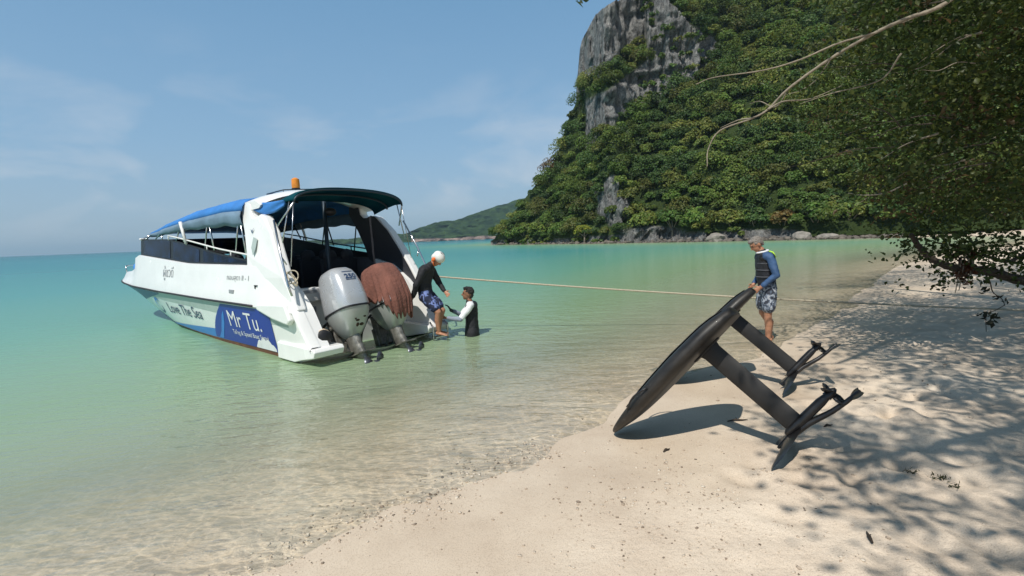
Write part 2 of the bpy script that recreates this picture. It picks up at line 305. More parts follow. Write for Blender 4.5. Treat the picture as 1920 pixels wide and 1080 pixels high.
def mat_sand():
    m, nt, b = newmat('coral_sand'); N = nt.nodes; L = nt.links; b.inputs['Specular IOR Level'].default_value = .25
    g = N.new('ShaderNodeNewGeometry')
    n1 = N.new('ShaderNodeTexNoise'); n1.inputs['Scale'].default_value = 1.1; n1.inputs['Detail'].default_value = 6; n1.inputs['Roughness'].default_value = .6; L.new(g.outputs['Position'], n1.inputs['Vector'])
    r1 = N.new('ShaderNodeValToRGB'); e = r1.color_ramp.elements; e[0].color = (.57, .465, .36, 1); e[0].position = .35; e[1].color = (.70, .595, .475, 1); e[1].position = .65; L.new(n1.outputs['Fac'], r1.inputs[0])
    n2 = N.new('ShaderNodeTexNoise'); n2.inputs['Scale'].default_value = 130; n2.inputs['Detail'].default_value = 3; n2.inputs['Roughness'].default_value = .7; L.new(g.outputs['Position'], n2.inputs['Vector'])
    r2 = N.new('ShaderNodeValToRGB'); e = r2.color_ramp.elements; e[0].color = (.55, .5, .45, 1); e[0].position = .3; e[1].color = (1.08, 1.08, 1.08, 1); e[1].position = .5; L.new(n2.outputs['Fac'], r2.inputs[0])
    mx = N.new('ShaderNodeMix'); mx.data_type = 'RGBA'; mx.blend_type = 'MULTIPLY'; mx.inputs['Factor'].default_value = .7; L.new(r1.outputs[0], mx.inputs['A']); L.new(r2.outputs[0], mx.inputs['B'])
    at = N.new('ShaderNodeAttribute'); at.attribute_name = 'wet'
    mw = N.new('ShaderNodeMix'); mw.data_type = 'RGBA'; mw.blend_type = 'MULTIPLY'; mw.inputs['B'].default_value = (.87, .86, .84, 1); L.new(at.outputs['Fac'], mw.inputs['Factor']); L.new(mx.outputs['Result'], mw.inputs['A'])
    L.new(mw.outputs['Result'], b.inputs['Base Color'])
    mr = N.new('ShaderNodeMapRange'); mr.inputs['To Min'].default_value = .95; mr.inputs['To Max'].default_value = .5; L.new(at.outputs['Fac'], mr.inputs['Value']); L.new(mr.outputs[0], b.inputs['Roughness'])
    n3 = N.new('ShaderNodeTexNoise'); n3.inputs['Scale'].default_value = 22; n3.inputs['Detail'].default_value = 7; n3.inputs['Roughness'].default_value = .65; L.new(g.outputs['Position'], n3.inputs['Vector'])
    bp = N.new('ShaderNodeBump'); bp.inputs['Distance'].default_value = .03; L.new(n3.outputs['Fac'], bp.inputs['Height'])
    ms = N.new('ShaderNodeMapRange'); ms.inputs['To Min'].default_value = .55; ms.inputs['To Max'].default_value = .12; L.new(at.outputs['Fac'], ms.inputs['Value']); L.new(ms.outputs[0], bp.inputs['Strength'])
    L.new(bp.outputs[0], b.inputs['Normal']); return m
M['sand'] = mat_sand()
def mat_water():
    m, nt, b = newmat('sea_water'); N = nt.nodes; L = nt.links; out = N['Material Output']; N.remove(b)
    g = N.new('ShaderNodeNewGeometry'); at = N.new('ShaderNodeAttribute'); at.attribute_name = 'depth'
    # water body: the deeper it is the more it hides the bed and the bluer it scatters
    ex = N.new('ShaderNodeMath'); ex.operation = 'MULTIPLY'; ex.inputs[1].default_value = -2.2; L.new(at.outputs['Fac'], ex.inputs[0])
    ee = N.new('ShaderNodeMath'); ee.operation = 'EXPONENT'; L.new(ex.outputs[0], ee.inputs[0])
    op = N.new('ShaderNodeMath'); op.operation = 'SUBTRACT'; op.inputs[0].default_value = 1.0; L.new(ee.outputs[0], op.inputs[1])
    dr = N.new('ShaderNodeMapRange'); dr.inputs['From Max'].default_value = 8.0; L.new(at.outputs['Fac'], dr.inputs['Value'])
    rc = N.new('ShaderNodeValToRGB'); e = rc.color_ramp.elements
    e[0].position = 0; e[0].color = (.52, .56, .40, 1); e[1].position = 1; e[1].color = (.024, .165, .22, 1)
    q = e.new(.10); q.color = (.28, .42, .24, 1); q = e.new(.19); q.color = (.16, .37, .26, 1); q = e.new(.32); q.color = (.085, .31, .285, 1); q = e.new(.6); q.color = (.036, .225, .26, 1)
    L.new(dr.outputs[0], rc.inputs[0])
    df = N.new('ShaderNodeBsdfDiffuse'); L.new(rc.outputs[0], df.inputs[0])
    tr = N.new('ShaderNodeBsdfTransparent')
    # net pattern in the transparency colour stands in for light focused by ripples
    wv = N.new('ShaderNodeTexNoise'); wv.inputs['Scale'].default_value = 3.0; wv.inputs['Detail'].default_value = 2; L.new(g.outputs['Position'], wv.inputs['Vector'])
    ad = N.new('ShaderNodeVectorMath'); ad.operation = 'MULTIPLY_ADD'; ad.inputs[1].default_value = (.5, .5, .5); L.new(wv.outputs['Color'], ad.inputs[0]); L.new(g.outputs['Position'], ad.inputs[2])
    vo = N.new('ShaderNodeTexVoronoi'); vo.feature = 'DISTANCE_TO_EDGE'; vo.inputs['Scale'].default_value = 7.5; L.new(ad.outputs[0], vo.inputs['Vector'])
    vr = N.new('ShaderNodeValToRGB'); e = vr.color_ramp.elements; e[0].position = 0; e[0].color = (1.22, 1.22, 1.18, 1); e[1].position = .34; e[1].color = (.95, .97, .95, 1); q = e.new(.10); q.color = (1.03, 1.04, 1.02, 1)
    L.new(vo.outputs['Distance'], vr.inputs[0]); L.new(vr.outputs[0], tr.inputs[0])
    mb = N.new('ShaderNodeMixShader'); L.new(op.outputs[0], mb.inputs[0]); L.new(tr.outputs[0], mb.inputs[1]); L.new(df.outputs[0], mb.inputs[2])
    # surface relief
    ma = N.new('ShaderNodeMapping'); ma.inputs['Rotation'].default_value = (0, 0, math.radians(-35)); ma.inputs['Scale'].default_value = (1.0, 2.3, 1.0); L.new(g.outputs['Position'], ma.inputs[0])
    w1 = N.new('ShaderNodeTexNoise'); w1.inputs['Scale'].default_value = 1.5; w1.inputs['Detail'].default_value = 3; w1.inputs['Roughness'].default_value = .5; w1.inputs['Distortion'].default_value = .5; L.new(ma.outputs[0], w1.inputs['Vector'])
    w2 = N.new('ShaderNodeTexNoise'); w2.inputs['Scale'].default_value = 6.5; w2.inputs['Detail'].default_value = 3; w2.inputs['Distortion'].default_value = .6; L.new(ma.outputs[0], w2.inputs['Vector'])
    b1 = N.new('ShaderNodeBump'); b1.inputs['Strength'].default_value = .5; b1.inputs['Distance'].default_value = .10; L.new(w1.outputs['Fac'], b1.inputs['Height'])
    b2 = N.new('ShaderNodeBump'); b2.inputs['Strength'].default_value = .6; b2.inputs['Distance'].default_value = .03; L.new(w2.outputs['Fac'], b2.inputs['Height']); L.new(b1.outputs[0], b2.inputs['Normal'])
    gl = N.new('ShaderNodeBsdfGlossy'); gl.inputs['Roughness'].default_value = .035; L.new(b2.outputs[0], gl.inputs['Normal'])
    fr = N.new('ShaderNodeFresnel'); fr.inputs['IOR'].default_value = 1.6; L.new(b2.outputs[0], fr.inputs['Normal'])
    fm = N.new('ShaderNodeMapRange'); fm.inputs['From Max'].default_value = .42; fm.inputs['To Max'].default_value = .42; fm.clamp = True; L.new(fr.outputs[0], fm.inputs['Value'])
    ms = N.new('ShaderNodeMixShader'); L.new(fm.outputs[0], ms.inputs[0]); L.new(mb.outputs[0], ms.inputs[1]); L.new(gl.outputs[0], ms.inputs[2])
    L.new(ms.outputs[0], out.inputs[0]); return m
M['water'] = mat_water()
# ------------------------------------------------------------------ beach, sea bed and water
SHORE = np.array([(-60, -40), (-8, -3.5), (-3.5, .8), (-1.66, 2.54), (.14, 4.16), (1.42, 5.34), (4.6, 7.6), (8.5, 11.9), (14, 18), (21.5, 25.3), (30, 30.5), (44, 38),
                  (54, 46), (55, 52), (50, 59), (41, 68), (33, 79), (18, 95), (6, 118), (-3, 134), (0, 160), (20, 220), (100, 300), (400, 400), (3000, 600)], float)
def _chaikin(P, k=2):
    for _ in range(k):
        Q = [P[0]]
        for a, b in zip(P[:-1], P[1:]): Q += [a*.75+b*.25, a*.25+b*.75]
        P = np.array(Q + [P[-1]])
    return P
SH = _chaikin(SHORE)
_POLY = np.vstack([SH, [(9000, 600), (9000, -9000), (-60, -9000)]])
def shore_dist(x, y):
    """signed distance to the waterline: + on land, - at sea"""
    sh = x.shape; x = x.ravel(); y = y.ravel(); best = np.full(x.shape, 1e12)
    for (ax_, ay_), (bx_, by_) in zip(SH[:-1], SH[1:]):
        dx, dy = bx_-ax_, by_-ay_; t = np.clip(((x-ax_)*dx+(y-ay_)*dy)/(dx*dx+dy*dy), 0, 1)
        best = np.minimum(best, (x-ax_-t*dx)**2+(y-ay_-t*dy)**2)
    ins = np.zeros(x.shape, bool); P = _POLY
    for (x1, y1), (x2, y2) in zip(P, np.roll(P, -1, 0)):
        c = ((y1 > y) != (y2 > y)); xi = (x2-x1)*(y-y1)/((y2-y1) if y2 != y1 else 1e-9)+x1
        ins ^= c & (x < xi)
    return (np.sqrt(best)*np.where(ins, 1, -1)).reshape(sh)
FOOT = [(rng.uniform(1.6, 9), rng.uniform(1.2, 11), rng.uniform(0, 3.14), rng.uniform(.6, 1.1)) for _ in range(420)]
def base_z(d, sh=1.0):
    land = np.interp(d, [0, 1, 2, 4, 8, 20, 60, 400], [0, .03, .075, .19, .42, .95, 2.2, 6])
    sea = -sh*np.interp(-d, [0, 1, 2, 4.5, 8, 15, 40, 100, 300, 2000], [0, .08, .21, .72, 1.15, 1.8, 3.2, 5, 7, 9])
    return np.where(d >= 0, land, sea)
def ground_z(x, y):
    x = np.asarray(x, float); y = np.asarray(y, float); d = shore_dist(x, y); d = d + (fbm(x*.55, y*.55, x*0, 3)-.5)*.6*np.clip(1-np.hypot(x, y)/16, 0, 1)
    cove = smooth01((x-.02*y)/(.26*np.abs(y)+3)); z = base_z(d, 1-.28*cove*smooth01(-d/4)); near = np.clip(1-np.hypot(x, y-6)/40, 0, 1); dry = smooth01((d-.6)/1.6)
    z = z + near*dry*((fbm(x*2.1, y*2.1, x*0+3, 3)-.5)*.075+(fbm(x*6.5, y*6.5, x*0+9, 2)-.5)*.035)
    z = z + near*(1-dry)*(fbm(x*1.3, y*1.3, x*0+5, 3)-.5)*.03
    for fx, fy, a, s in FOOT:
        m = (np.abs(x-fx) < .6) & (np.abs(y-fy) < .6)
        if not m.any(): continue
        u = ((x[m]-fx)*math.cos(a)+(y[m]-fy)*math.sin(a))/.15; v = (-(x[m]-fx)*math.sin(a)+(y[m]-fy)*math.cos(a))/.075; q = u*u+v*v
        z[m] += dry[m]*s*(-.045*np.exp(-q*1.2)+.016*np.exp(-(np.sqrt(q)-1.7)**2*2.2))
    return z, d
def gz(x, y):
    z, d = ground_z(np.array([float(x)]), np.array([float(y)])); return float(z[0])
def axis(a, b, step, lim0, lim1, g=1.13):
    core = list(np.arange(a, b+1e-6, step)); s = step; p = core[-1]; R = []
    while p < lim1: s *= g; p += s; R.append(p)
    s = step; p = a; Lf = []
    while p > lim0: s *= g; p -= s; Lf.append(p)
    return np.array(Lf[::-1]+core+R)
def grid(name, X, Y, zf, smooth=True):
    GX, GY = np.meshgrid(X, Y); z, d = zf(GX, GY); V = np.stack([GX, GY, z], -1).reshape(-1, 3); nx, ny = len(X), len(Y)
    i = np.arange(nx-1)[None, :]+np.arange(ny-1)[:, None]*nx
    Fc = np.stack([i, i+1, i+1+nx, i+nx], -1).reshape(-1, 4)
    return mesh_np(name, V, Fc, smooth), d.ravel(), z.ravel()
me, dd, zz_ = grid('ground', axis(-3.2, 9, .05, -9000, 9000), axis(1.3, 12, .05, -3000, 9000), ground_z)
a = me.attributes.new('wet', 'FLOAT', 'POINT')
wx = me.vertices; _co = np.empty(len(me.vertices)*3, np.float32); me.vertices.foreach_get('co', _co); _co = _co.reshape(-1, 3)
wetf = 1-smooth01((zz_-.005-.05*(fbm(_co[:, 0]*1.5, _co[:, 1]*1.5, _co[:, 0]*0+2, 3)-.3))/.085)
a.data.foreach_set('value', wetf.astype(np.float32))
tag(link('beach_ground', me, M['sand']), kind='structure', label='pale coral sand beach sloping under the clear water')
def flat(x, y):
    z, d = ground_z(x, y); return x*0.0, z
me, dd, _ = grid('water', axis(-12, 14, .25, -9000, 9000, 1.12), axis(0, 20, .25, -400, 9000, 1.12), flat)
a = me.attributes.new('depth', 'FLOAT', 'POINT'); a.data.foreach_set('value', np.clip(-dd, 0, 20).astype(np.float32))
tag(link('sea_water', me, M['water']), kind='structure', label='clear turquoise sea lapping at the beach')

# ------------------------------------------------------------------ wooded headland with its limestone cliff
def YH(x): return 481-.03784*x                # the photograph's horizon, used here only to turn sightings into bearings and heights
_rx = np.array([925, 940, 950, 965, 1000, 1050, 1060, 1070, 1090, 1094, 1097, 1105, 1130, 1170, 1210, 1240, 1300, 1400, 1600, 1900, 2400, 2900]);
_ry = np.array([452, 440, 425, 402, 362, 300, 272, 240, 200, 180, 105, 88, 45, 22, 2, -15, -55, -110, -190, -250, -280, -280.])
_dx = np.array([925, 1000, 1130, 1330, 1500, 1640, 1800, 1950, 2400, 2900]); _dy = np.array([128, 113, 92, 76, 67, 63, 59, 57, 58, 62.])
_cbx = np.array([1060, 1075, 1095, 1110, 1150, 1200, 1250, 1300, 1330, 1345]); _cby = np.array([215, 262, 272, 275, 248, 212, 182, 160, 130, 110.])
_ctx = np.array([1060, 1235, 1250, 1290, 1330, 1345]); _cty = np.array([-50, -50, 35, 62, 92, 110.])
def cliffmask(px, py):
    """1 on the bare limestone"""
    px = np.asarray(px, float); py = np.asarray(py, float)
    wob = (fbm(px*.02, py*.02, px*0+4, 4)-.5)*70
    b = np.interp(px, _cbx, _cby)+8+wob*.7; t = np.interp(px, _ctx, _cty)-10+wob*.5
    m = np.minimum(np.minimum((b-py)/14, (py-t)/12), np.minimum((px-np.where(py > 192, 1106, 1088)+wob*.2)/6, (1350+wob*.4-px)/10))
    band = np.abs((py-150)-(px-1160)*-.62+wob*.35)-13      # a green ledge crossing the face
    m = np.where((px < 1215) & (px > 1105), np.minimum(m, band/8), m)
    low = 1-np.hypot((px-1152+wob*.9+(fbm(px*.06, py*.05, px*0+11, 3)-.5)*60)/26, (py-385+wob*.8)/52)      # the small outcrop above the water
    low2 = 1-np.hypot((px-1225+wob)/70, (py-438)/16)
    foot = np.where(px < 1500, (py-(YH(px)+3+wob*.12))/4, 0)      # wave-washed rock at the waterline
    return np.clip(np.maximum(np.maximum(np.maximum(m, low*4), low2*3), foot), 0, 1)
NX, NY = 300, 190
cpx = np.concatenate([np.linspace(925, 1400, 200), np.linspace(1408, 2900, 100)])
HP = np.zeros((NY+14, NX, 3)); HR = np.zeros((NY+14, NX)); HPX = np.zeros((NY, NX)); HPY = np.zeros((NY, NX))
for j, px in enumerate(cpx):
    ty = np.interp(px, _rx, _ry); y0 = YH(px)+20; tx = (px-960)/F_PX
    pys = np.linspace(y0, ty, NY); Y = np.interp(px, _dx, _dy); z = 1.85+(YH(px)-pys[0])/F_PX*Y
    cm = cliffmask(np.full(NY, px), pys)
    for i in range(NY):
        e_ = (YH(px)-pys[i])/F_PX
        if i:
            k = .85*(1-cm[i])+.06*cm[i]
            if pys[i] > YH(px)-14: k = .5
            Yn = (Y+k*(1.85-z))/(1-k*e_); Y = min(Yn, Y+6); z = 1.85+e_*Y
        HP[i, j] = (tx*Y, Y, z); HR[i, j] = cm[i]; HPX[i, j] = px; HPY[i, j] = pys[i]
    for k in range(14):
        HP[NY+k, j] = (tx*(Y+3*(k+1)), Y+(k+1)*4, z-(k+1)**1.4*1.2)
P = HP.reshape(-1, 3); rr_ = HR.reshape(-1)
disp = (fbm(P[:, 0]*.22, P[:, 1]*.22, P[:, 2]*.05, 5, .6)-.5)*9*rr_+(np.abs(fbm(P[:, 0]*.7, P[:, 1]*.7, P[:, 2]*.12, 3)-.5))*-5*rr_+(fbm(P[:, 0]*.12, P[:, 1]*.12, P[:, 2]*.12, 3)-.5)*3*(1-rr_)
ledge = (fbm(P[:, 0]*.05, P[:, 1]*.05, P[:, 2]*.45, 2)-.5)*4.0*rr_
P[:, 1] -= (disp+ledge)*1.0; P[:, 0] += (disp+ledge)*.12
i = np.arange(NX-1)[None, :]+np.arange(NY+13)[:, None]*NX
me = mesh_np('headland', P, np.stack([i, i+1, i+1+NX, i+NX], -1).reshape(-1, 4), False)
a = me.attributes.new('rock', 'FLOAT', 'POINT'); a.data.foreach_set('value', np.clip(rr_*1.5, 0, 1).astype(np.float32))
tag(link('headland_hill', me, M['rock']), kind='structure', label='steep wooded headland with a bare grey limestone cliff')
HP = P.reshape(NY+14, NX, 3)

def leaf_mesh(name, C, Nn, S, T, mat, parent=None, fold=.25, hexa=False):
    """diamond leaves: centres C, facing Nn, sizes S (n,2), colour T (n,3)"""
    n = len(C); Nn = Nn/np.linalg.norm(Nn, axis=1, keepdims=True)
    R = rng.normal(size=(n, 3)); A = np.cross(Nn, R); A /= np.linalg.norm(A, axis=1, keepdims=True)+1e-9; B = np.cross(Nn, A)
    l = S[:, :1]; w = S[:, 1:]
    if hexa:
        V = np.stack([C-A*l*.5, C+B*w*.40+Nn*w*fold-A*l*.22, C+B*w*.44+Nn*w*fold+A*l*.16, C+A*l*.5-Nn*w*.1, C-B*w*.44+Nn*w*fold+A*l*.16, C-B*w*.40+Nn*w*fold-A*l*.22], 1).reshape(-1, 3)
        k = np.arange(n)[:, None]*6; Fc = np.concatenate([k+[0, 1, 2, 3], k+[0, 3, 4, 5]], 1).reshape(-1, 4); nv = 6
    else: nv = 4
    if not hexa: V = np.stack([C-A*l*.5, C+B*w*.5+Nn*w*fold-A*l*.08, C+A*l*.5, C-B*w*.5+Nn*w*fold-A*l*.08], 1).reshape(-1, 3)
    if not hexa: k = np.arange(n)[:, None]*4; Fc = np.concatenate([k+[0, 1, 2], k+[0, 2, 3]], 1).reshape(-1, 3)
    me = mesh_np(name, V, Fc); at = me.attributes.new('tint', 'FLOAT_COLOR', 'POINT')
    col = np.concatenate([np.repeat(T, nv, 0), np.ones((nv*n, 1))], 1).astype(np.float32); at.data.foreach_set('color', col.ravel())
    return link(name, me, mat, parent)
def crown(center, rx, rz, nb, nl, size, tint, squash=.75):
    """leaf clumps on a handful of lobes: returns arrays"""
    center = np.asarray(center, float)
    u = rng.normal(size=(nb, 3)); u /= np.linalg.norm(u, axis=1, keepdims=True); u[:, 2] = np.abs(u[:, 2])*.9-.15
    bc = center+u*np.array([rx, rx, rz])*rng.uniform(.45, .85, (nb, 1)); br = rng.uniform(.28, .5, nb)*rx
    which = rng.integers(0, nb, nl); d = rng.normal(size=(nl, 3)); d /= np.linalg.norm(d, axis=1, keepdims=True)
    d[:, 2] = np.where(d[:, 2] < -.6, -d[:, 2], d[:, 2])
    C = bc[which]+d*(br[which]*rng.uniform(.7, 1.1, nl)**.7)[:, None]*np.array([1, 1, squash])
    N_ = d+rng.normal(size=(nl, 3))*.42+np.array([-.1, -.2, .45])
    s = size*rng.uniform(.6, 1.35, nl); S = np.stack([s, s*rng.uniform(.5, .8, nl)], 1)
    lob = rng.uniform(.82, 1.15, nb)[which]
    T = np.asarray(tint)[None, :]*(lob*rng.uniform(.75, 1.25, nl))[:, None]; T[:, 0] *= rng.uniform(.85, 1.25, nl)
    return C, N_, S, np.clip(T, 0, 1)
GREENS = 1.6*np.array([(.042, .078, .014), (.054, .092, .016), (.034, .064, .016), (.072, .104, .020), (.048, .072, .013), (.086, .104, .022), (.032, .060, .013)])
def shore_point(px, back=2.0):
    Y = float(np.interp(px, _dx, _dy))+back; return np.array([(px-960)/F_PX*Y, Y, 0.0])
# scatter the wood over the slope
cand = []
for t in range(30000):
    jj = min(NX-2, max(1, int(np.searchsorted(cpx, rng.uniform(925, 2050))))); ii = rng.integers(4, NY)
    cand.append((ii, jj))
cand = np.array(cand); pc = HP[cand[:, 0], cand[:, 1]]; keepm = HR[cand[:, 0], cand[:, 1]] < .25
wgt = rng.random(len(cand)); keep = []; pts = []
for q in range(len(cand)):
    p = pc[q]
    if not keepm[q] or p[0] > 1.35*p[1]+5: continue
    md = 2.0 if p[1] < 85 else (2.3 if p[1] < 120 else 2.9)
    if pts:
        Q = np.array(pts[-2400:]); 
        if ((Q-p)**2).sum(1).min() < md*md: continue
    pts.append(p); keep.append(cand[q])
    if len(pts) > 2300: break
pts = np.array(pts); keep = np.array(keep)
LC, LN, LS, LT = [], [], [], []
for p, (ii, jj) in zip(pts, keep):
    near = p[1] < 80; hid = p[0] > .72*p[1]; rx = (rng.uniform(1.1, 2.3) if rng.random() < .75 else rng.uniform(2.3, 3.6))*(1 if p[1] < 100 else 1.15); rz = rx*rng.uniform(.8, 1.25)
    t = GREENS[rng.integers(0, len(GREENS))]*rng.uniform(.75, 1.3)
    q = rng.random()
    if q < .006: t = np.array([.11, .075, .030])
    elif q < .05: t = np.array([.085, .10, .022])
    c = p+np.array([0, -.6, rz*.15]); nl = 260 if hid else 900
    if p[2] < 3.5: rx *= .8; rz *= .75; c = p+np.array([0, -.3, rz*.55])
    r_ = crown(c, rx, rz, rng.integers(10, 18), nl, .55 if hid else (.33 if near else .38), t)
    for acc, v in zip((LC, LN, LS, LT), r_): acc.append(v)
# undergrowth behind the shore rocks
for k in range(200):
    px = rng.uniform(940, 1960); q_ = shore_point(px, rng.uniform(2.0, 6.5)); r_ = crown(q_+np.array([0, 0, rng.uniform(.7, 1.8)]), rng.uniform(.7, 1.5), rng.uniform(.7, 1.3), 8, 170, .36, GREENS[rng.integers(0, 7)]*rng.uniform(.7, 1.15))
    for acc, v in zip((LC, LN, LS, LT), r_): acc.append(v)
# scrub rooted on ledges of the cliff
ci = np.argwhere((HR[:NY] > .5)); ci = ci[rng.permutation(len(ci))[:150]]
for ii, jj in ci:
    p = HP[ii, jj]
    if fbm(p[0]*.12, p[1]*.1, p[2]*.12, 2) < .52: continue
    r_ = crown(p+np.array([0, -.5, .1]), rng.uniform(.6, 1.5), rng.uniform(.5, 1.1), 5, 110, .5, GREENS[rng.integers(0, 7)]*rng.uniform(.8, 1.4))
    for acc, v in zip((LC, LN, LS, LT), r_): acc.append(v)
fo = leaf_mesh('hillside_forest', np.concatenate(LC), np.concatenate(LN), np.concatenate(LS), np.concatenate(LT), M['leaf'])
tag(fo, 'dense dark green forest covering the slopes of the headland', 'forest', kind='stuff')

# trees that stand out along the rocky shore of the headland, each with trunk and crown
SHORE_TREES = [(960, 3.0, 3.2, 0), (985, 3.2, 4.2, 1), (1018, 3.4, 4.6, 3), (1055, 3.0, 4.0, 1), (1098, 2.6, 2.9, 'y'), (1210, 3.2, 5.0, 3), (1262, 3.0, 5.6, 0), (1312, 2.8, 5.2, 1), (1372, 2.6, 4.4, 5), (1416, 2.4, 4.2, 2),
               (1470, 2.3, 3.9, 'o'), (1530, 2.4, 4.6, 0), (1592, 2.5, 4.8, 3), (1660, 2.5, 4.6, 2), (1725, 2.5, 4.8, 1)]
for px, rx, h, kind in SHORE_TREES:
    b = shore_point(px, 1.5 if kind != 'y' else -.5); root = empty('shore_tree', (b[0], b[1], .6))
    t = {'y': np.array([.20, .24, .03]), 'o': np.array([.14, .105, .03])}.get(kind, None)
    if t is None: t = GREENS[kind]*1.25
    Cc, Nn, Ss, Tt = crown((0, 0, h*.62), rx*.85, h*.42, 14, 1300, .52, t)
    leaf_mesh('crown', Cc, Nn, Ss, Tt, M['leaf'], root)
    tr = MB(); tr.tube([(0, 0, -.8), (.15, .1, h*.25), (.05, 0, h*.6)], [.22, .17, .08], 7)
    for k in range(4):
        a_ = k*1.6+px; tr.tube([(.12, .08, h*.25), (math.cos(a_)*rx*.3, math.sin(a_)*rx*.3, h*.5), (math.cos(a_)*rx*.55, math.sin(a_)*rx*.55, h*.68)], [.1, .07, .03], 5)
    tr.build('trunk', M['bark_pale'], root, True)
    if kind == 'y': tag(root, 'bright yellow green bushy tree at the foot of the headland by the water', 'tree')
    elif kind == 'o': tag(root, 'rusty olive tree on the far shore just right of the standing man', 'tree')
    elif px == 960: tag(root, 'low tree at the outermost seaward tip of the headland', 'tree', 'trees along the rocky headland shore')
    else: tag(root, 'dark green tree rooted on the rocky shore at the foot of the headland', 'tree', 'trees along the rocky headland shore')

# rocks where the headland meets the water
def boulder(name, r, seed, sub=3, mat=None, parent=None, stretch=(1, 1, .7)):
    bm = bmesh.new(); bmesh.ops.create_icosphere(bm, subdivisions=sub, radius=1.0)
    V = np.array([v.co[:] for v in bm.verts]); n = fbm(V[:, 0]*1.3+seed*3.7, V[:, 1]*1.3+seed, V[:, 2]*1.3, 4, .55)
    V = V*(.55+.9*n)[:, None]*np.array(stretch)*r
    for v, c in zip(bm.verts, V): v.co = c
    me = bpy.data.meshes.new(name); bm.to_mesh(me); bm.free(); return link(name, me, mat, parent)
for px, r, st, lab in [(1346, 1.2, (1.3, 1, .75), 'pale rounded boulder at the water edge, on the far shore left of the standing man'),
                       (1505, .95, (1.35, 1, .85), 'pale grey boulder on the far shore, nearest the standing man on his right'),
                       (1552, .9, (1.5, 1, .6), 'low rounded boulder beside the sandy end of the far shore')]:
    b = shore_point(px, -1.0); o = boulder('shore_boulder', r, px, 3, M['boulder'], None, st); o.location = (b[0], b[1], r*.3); tag(o, lab, 'boulder', 'pale boulders on the far shore')
V_, F_ = [], []
bm = bmesh.new(); bmesh.ops.create_icosphere(bm, subdivisions=1, radius=1.0); I0 = np.array([v.co[:] for v in bm.verts]); IF = np.array([[v.index for v in f.verts] for f in bm.faces]); bm.free()
for k in range(900):
    px = rng.uniform(935, 1700); b = shore_point(px, rng.uniform(-2.2, 2.0)); r = rng.uniform(.12, .55)*rng.uniform(.4, 1.2)
    W = I0*(rng.uniform(.6, 1.15, (len(I0), 1)))*r*np.array([1.3, 1, .75]); F_.append(IF+len(V_)*len(I0)); V_.append(W+b+np.array([0, 0, rng.uniform(-.1, .25)+max(0, (b[1]-np.interp(px, _dx, _dy)))*.25]))
tag(link('shore_rubble', mesh_np('shore_rubble', np.concatenate(V_), np.concatenate(F_)), M['rubble']), 'tumbled brown rocks lining the foot of the headland', 'rocks', kind='stuff')

# far hill across the bay
fx = np.array([560, 660, 735, 770, 800, 830, 860, 900, 935, 975, 1050, 1150]); fy = np.array([452, 447, 440, 437, 425, 416, 413, 400, 388, 376, 362, 350.])
fpx = np.linspace(560, 1150, 240); NR = 60; FP = np.zeros((NR+6, 240, 3)); FR = np.zeros((NR+6, 240))
for j, px in enumerate(fpx):
    top = np.interp(px, fx, fy); Y0 = 760.; 
    for i in range(NR):
        py = YH(px)+2.5+(top-YH(px)-2.5)*i/(NR-1); e_ = (YH(px)-py)/F_PX; Y = Y0+max(0, (YH(px)-py))*3.0
        FP[i, j] = ((px-960)/F_PX*Y, Y, 1.85+e_*Y); FR[i, j] = 1 if (py > YH(px)-1-6*fbm(px*.03, 0, 1, 3) and px > 775) else 0
    for k in range(6): FP[NR+k, j] = FP[NR-1, j]+np.array([0, 20*(k+1), -6*(k+1)])
P = FP.reshape(-1, 3); d = (fbm(P[:, 0]*.09, P[:, 1]*.09, P[:, 2]*.12, 3)-.5)*22; P[:, 1] -= d; P[:, 2] += d*.18*np.clip((P[:, 2]-3)/10, 0, 1)
i = np.arange(239)[None, :]+np.arange(NR+5)[:, None]*240
me = mesh_np('far_hill', P, np.stack([i, i+1, i+241, i+240], -1).reshape(-1, 4), False)
a = me.attributes.new('rock', 'FLOAT', 'POINT'); a.data.foreach_set('value', FR.reshape(-1).astype(np.float32))
tag(link('far_hill', me, M['farhill']), kind='structure', label='distant wooded hill across the bay with a rocky foot')
# ------------------------------------------------------------------ speedboat (local: +x bow, +y port, z=0 waterline)
BOAT_LOC = Vector((-2.64, 8.49, 0)); BOAT_RZ = math.atan2(.638, -.77)
boat = empty('speedboat', BOAT_LOC, BOAT_RZ)
tag(boat, 'white and blue speedboat with canvas roof and two outboards, afloat stern to the beach', 'boat')
I = np.interp
_yr = ([-.6, 0, 1, 3, 6, 8, 9, 9.7, 10.3, 10.8, 11.2, 11.45, 11.55], [1.38, 1.42, 1.44, 1.49, 1.54, 1.56, 1.53, 1.44, 1.22, .90, .54, .2, .0])
_zr = ([-.6, 0, 3, 6, 8, 9.5, 11.55], [.86, .86, .88, .92, .97, 1.04, 1.12])
_yc = ([-.6, 0, 3, 6, 8, 9, 10, 10.8, 11.55], [1.22, 1.26, 1.27, 1.2, .98, .74, .42, .12, 0])
_zc = ([-.6, 0, 3, 6, 8, 9.5, 10.5, 11.2, 11.55], [.14, -.02, -.02, .06, .2, .42, .66, .92, 1.05])
_zk = ([-.6, 0, 6, 8, 9.5, 10.4, 11.0, 11.55], [.06, -.42, -.42, -.34, -.05, .4, .8, 1.04])
_zg = ([-.62, -.5, -.19, .1, .6, 1.1, 4.3, 7.7, 8.0, 8.2, 8.6, 9.2, 11.55], [.27, .42, .86, 1.12, 1.42, 1.52, 1.54, 1.74, 1.68, 1.40, 1.32, 1.28, 1.25])
def yr(x): return float(I(x, *_yr))
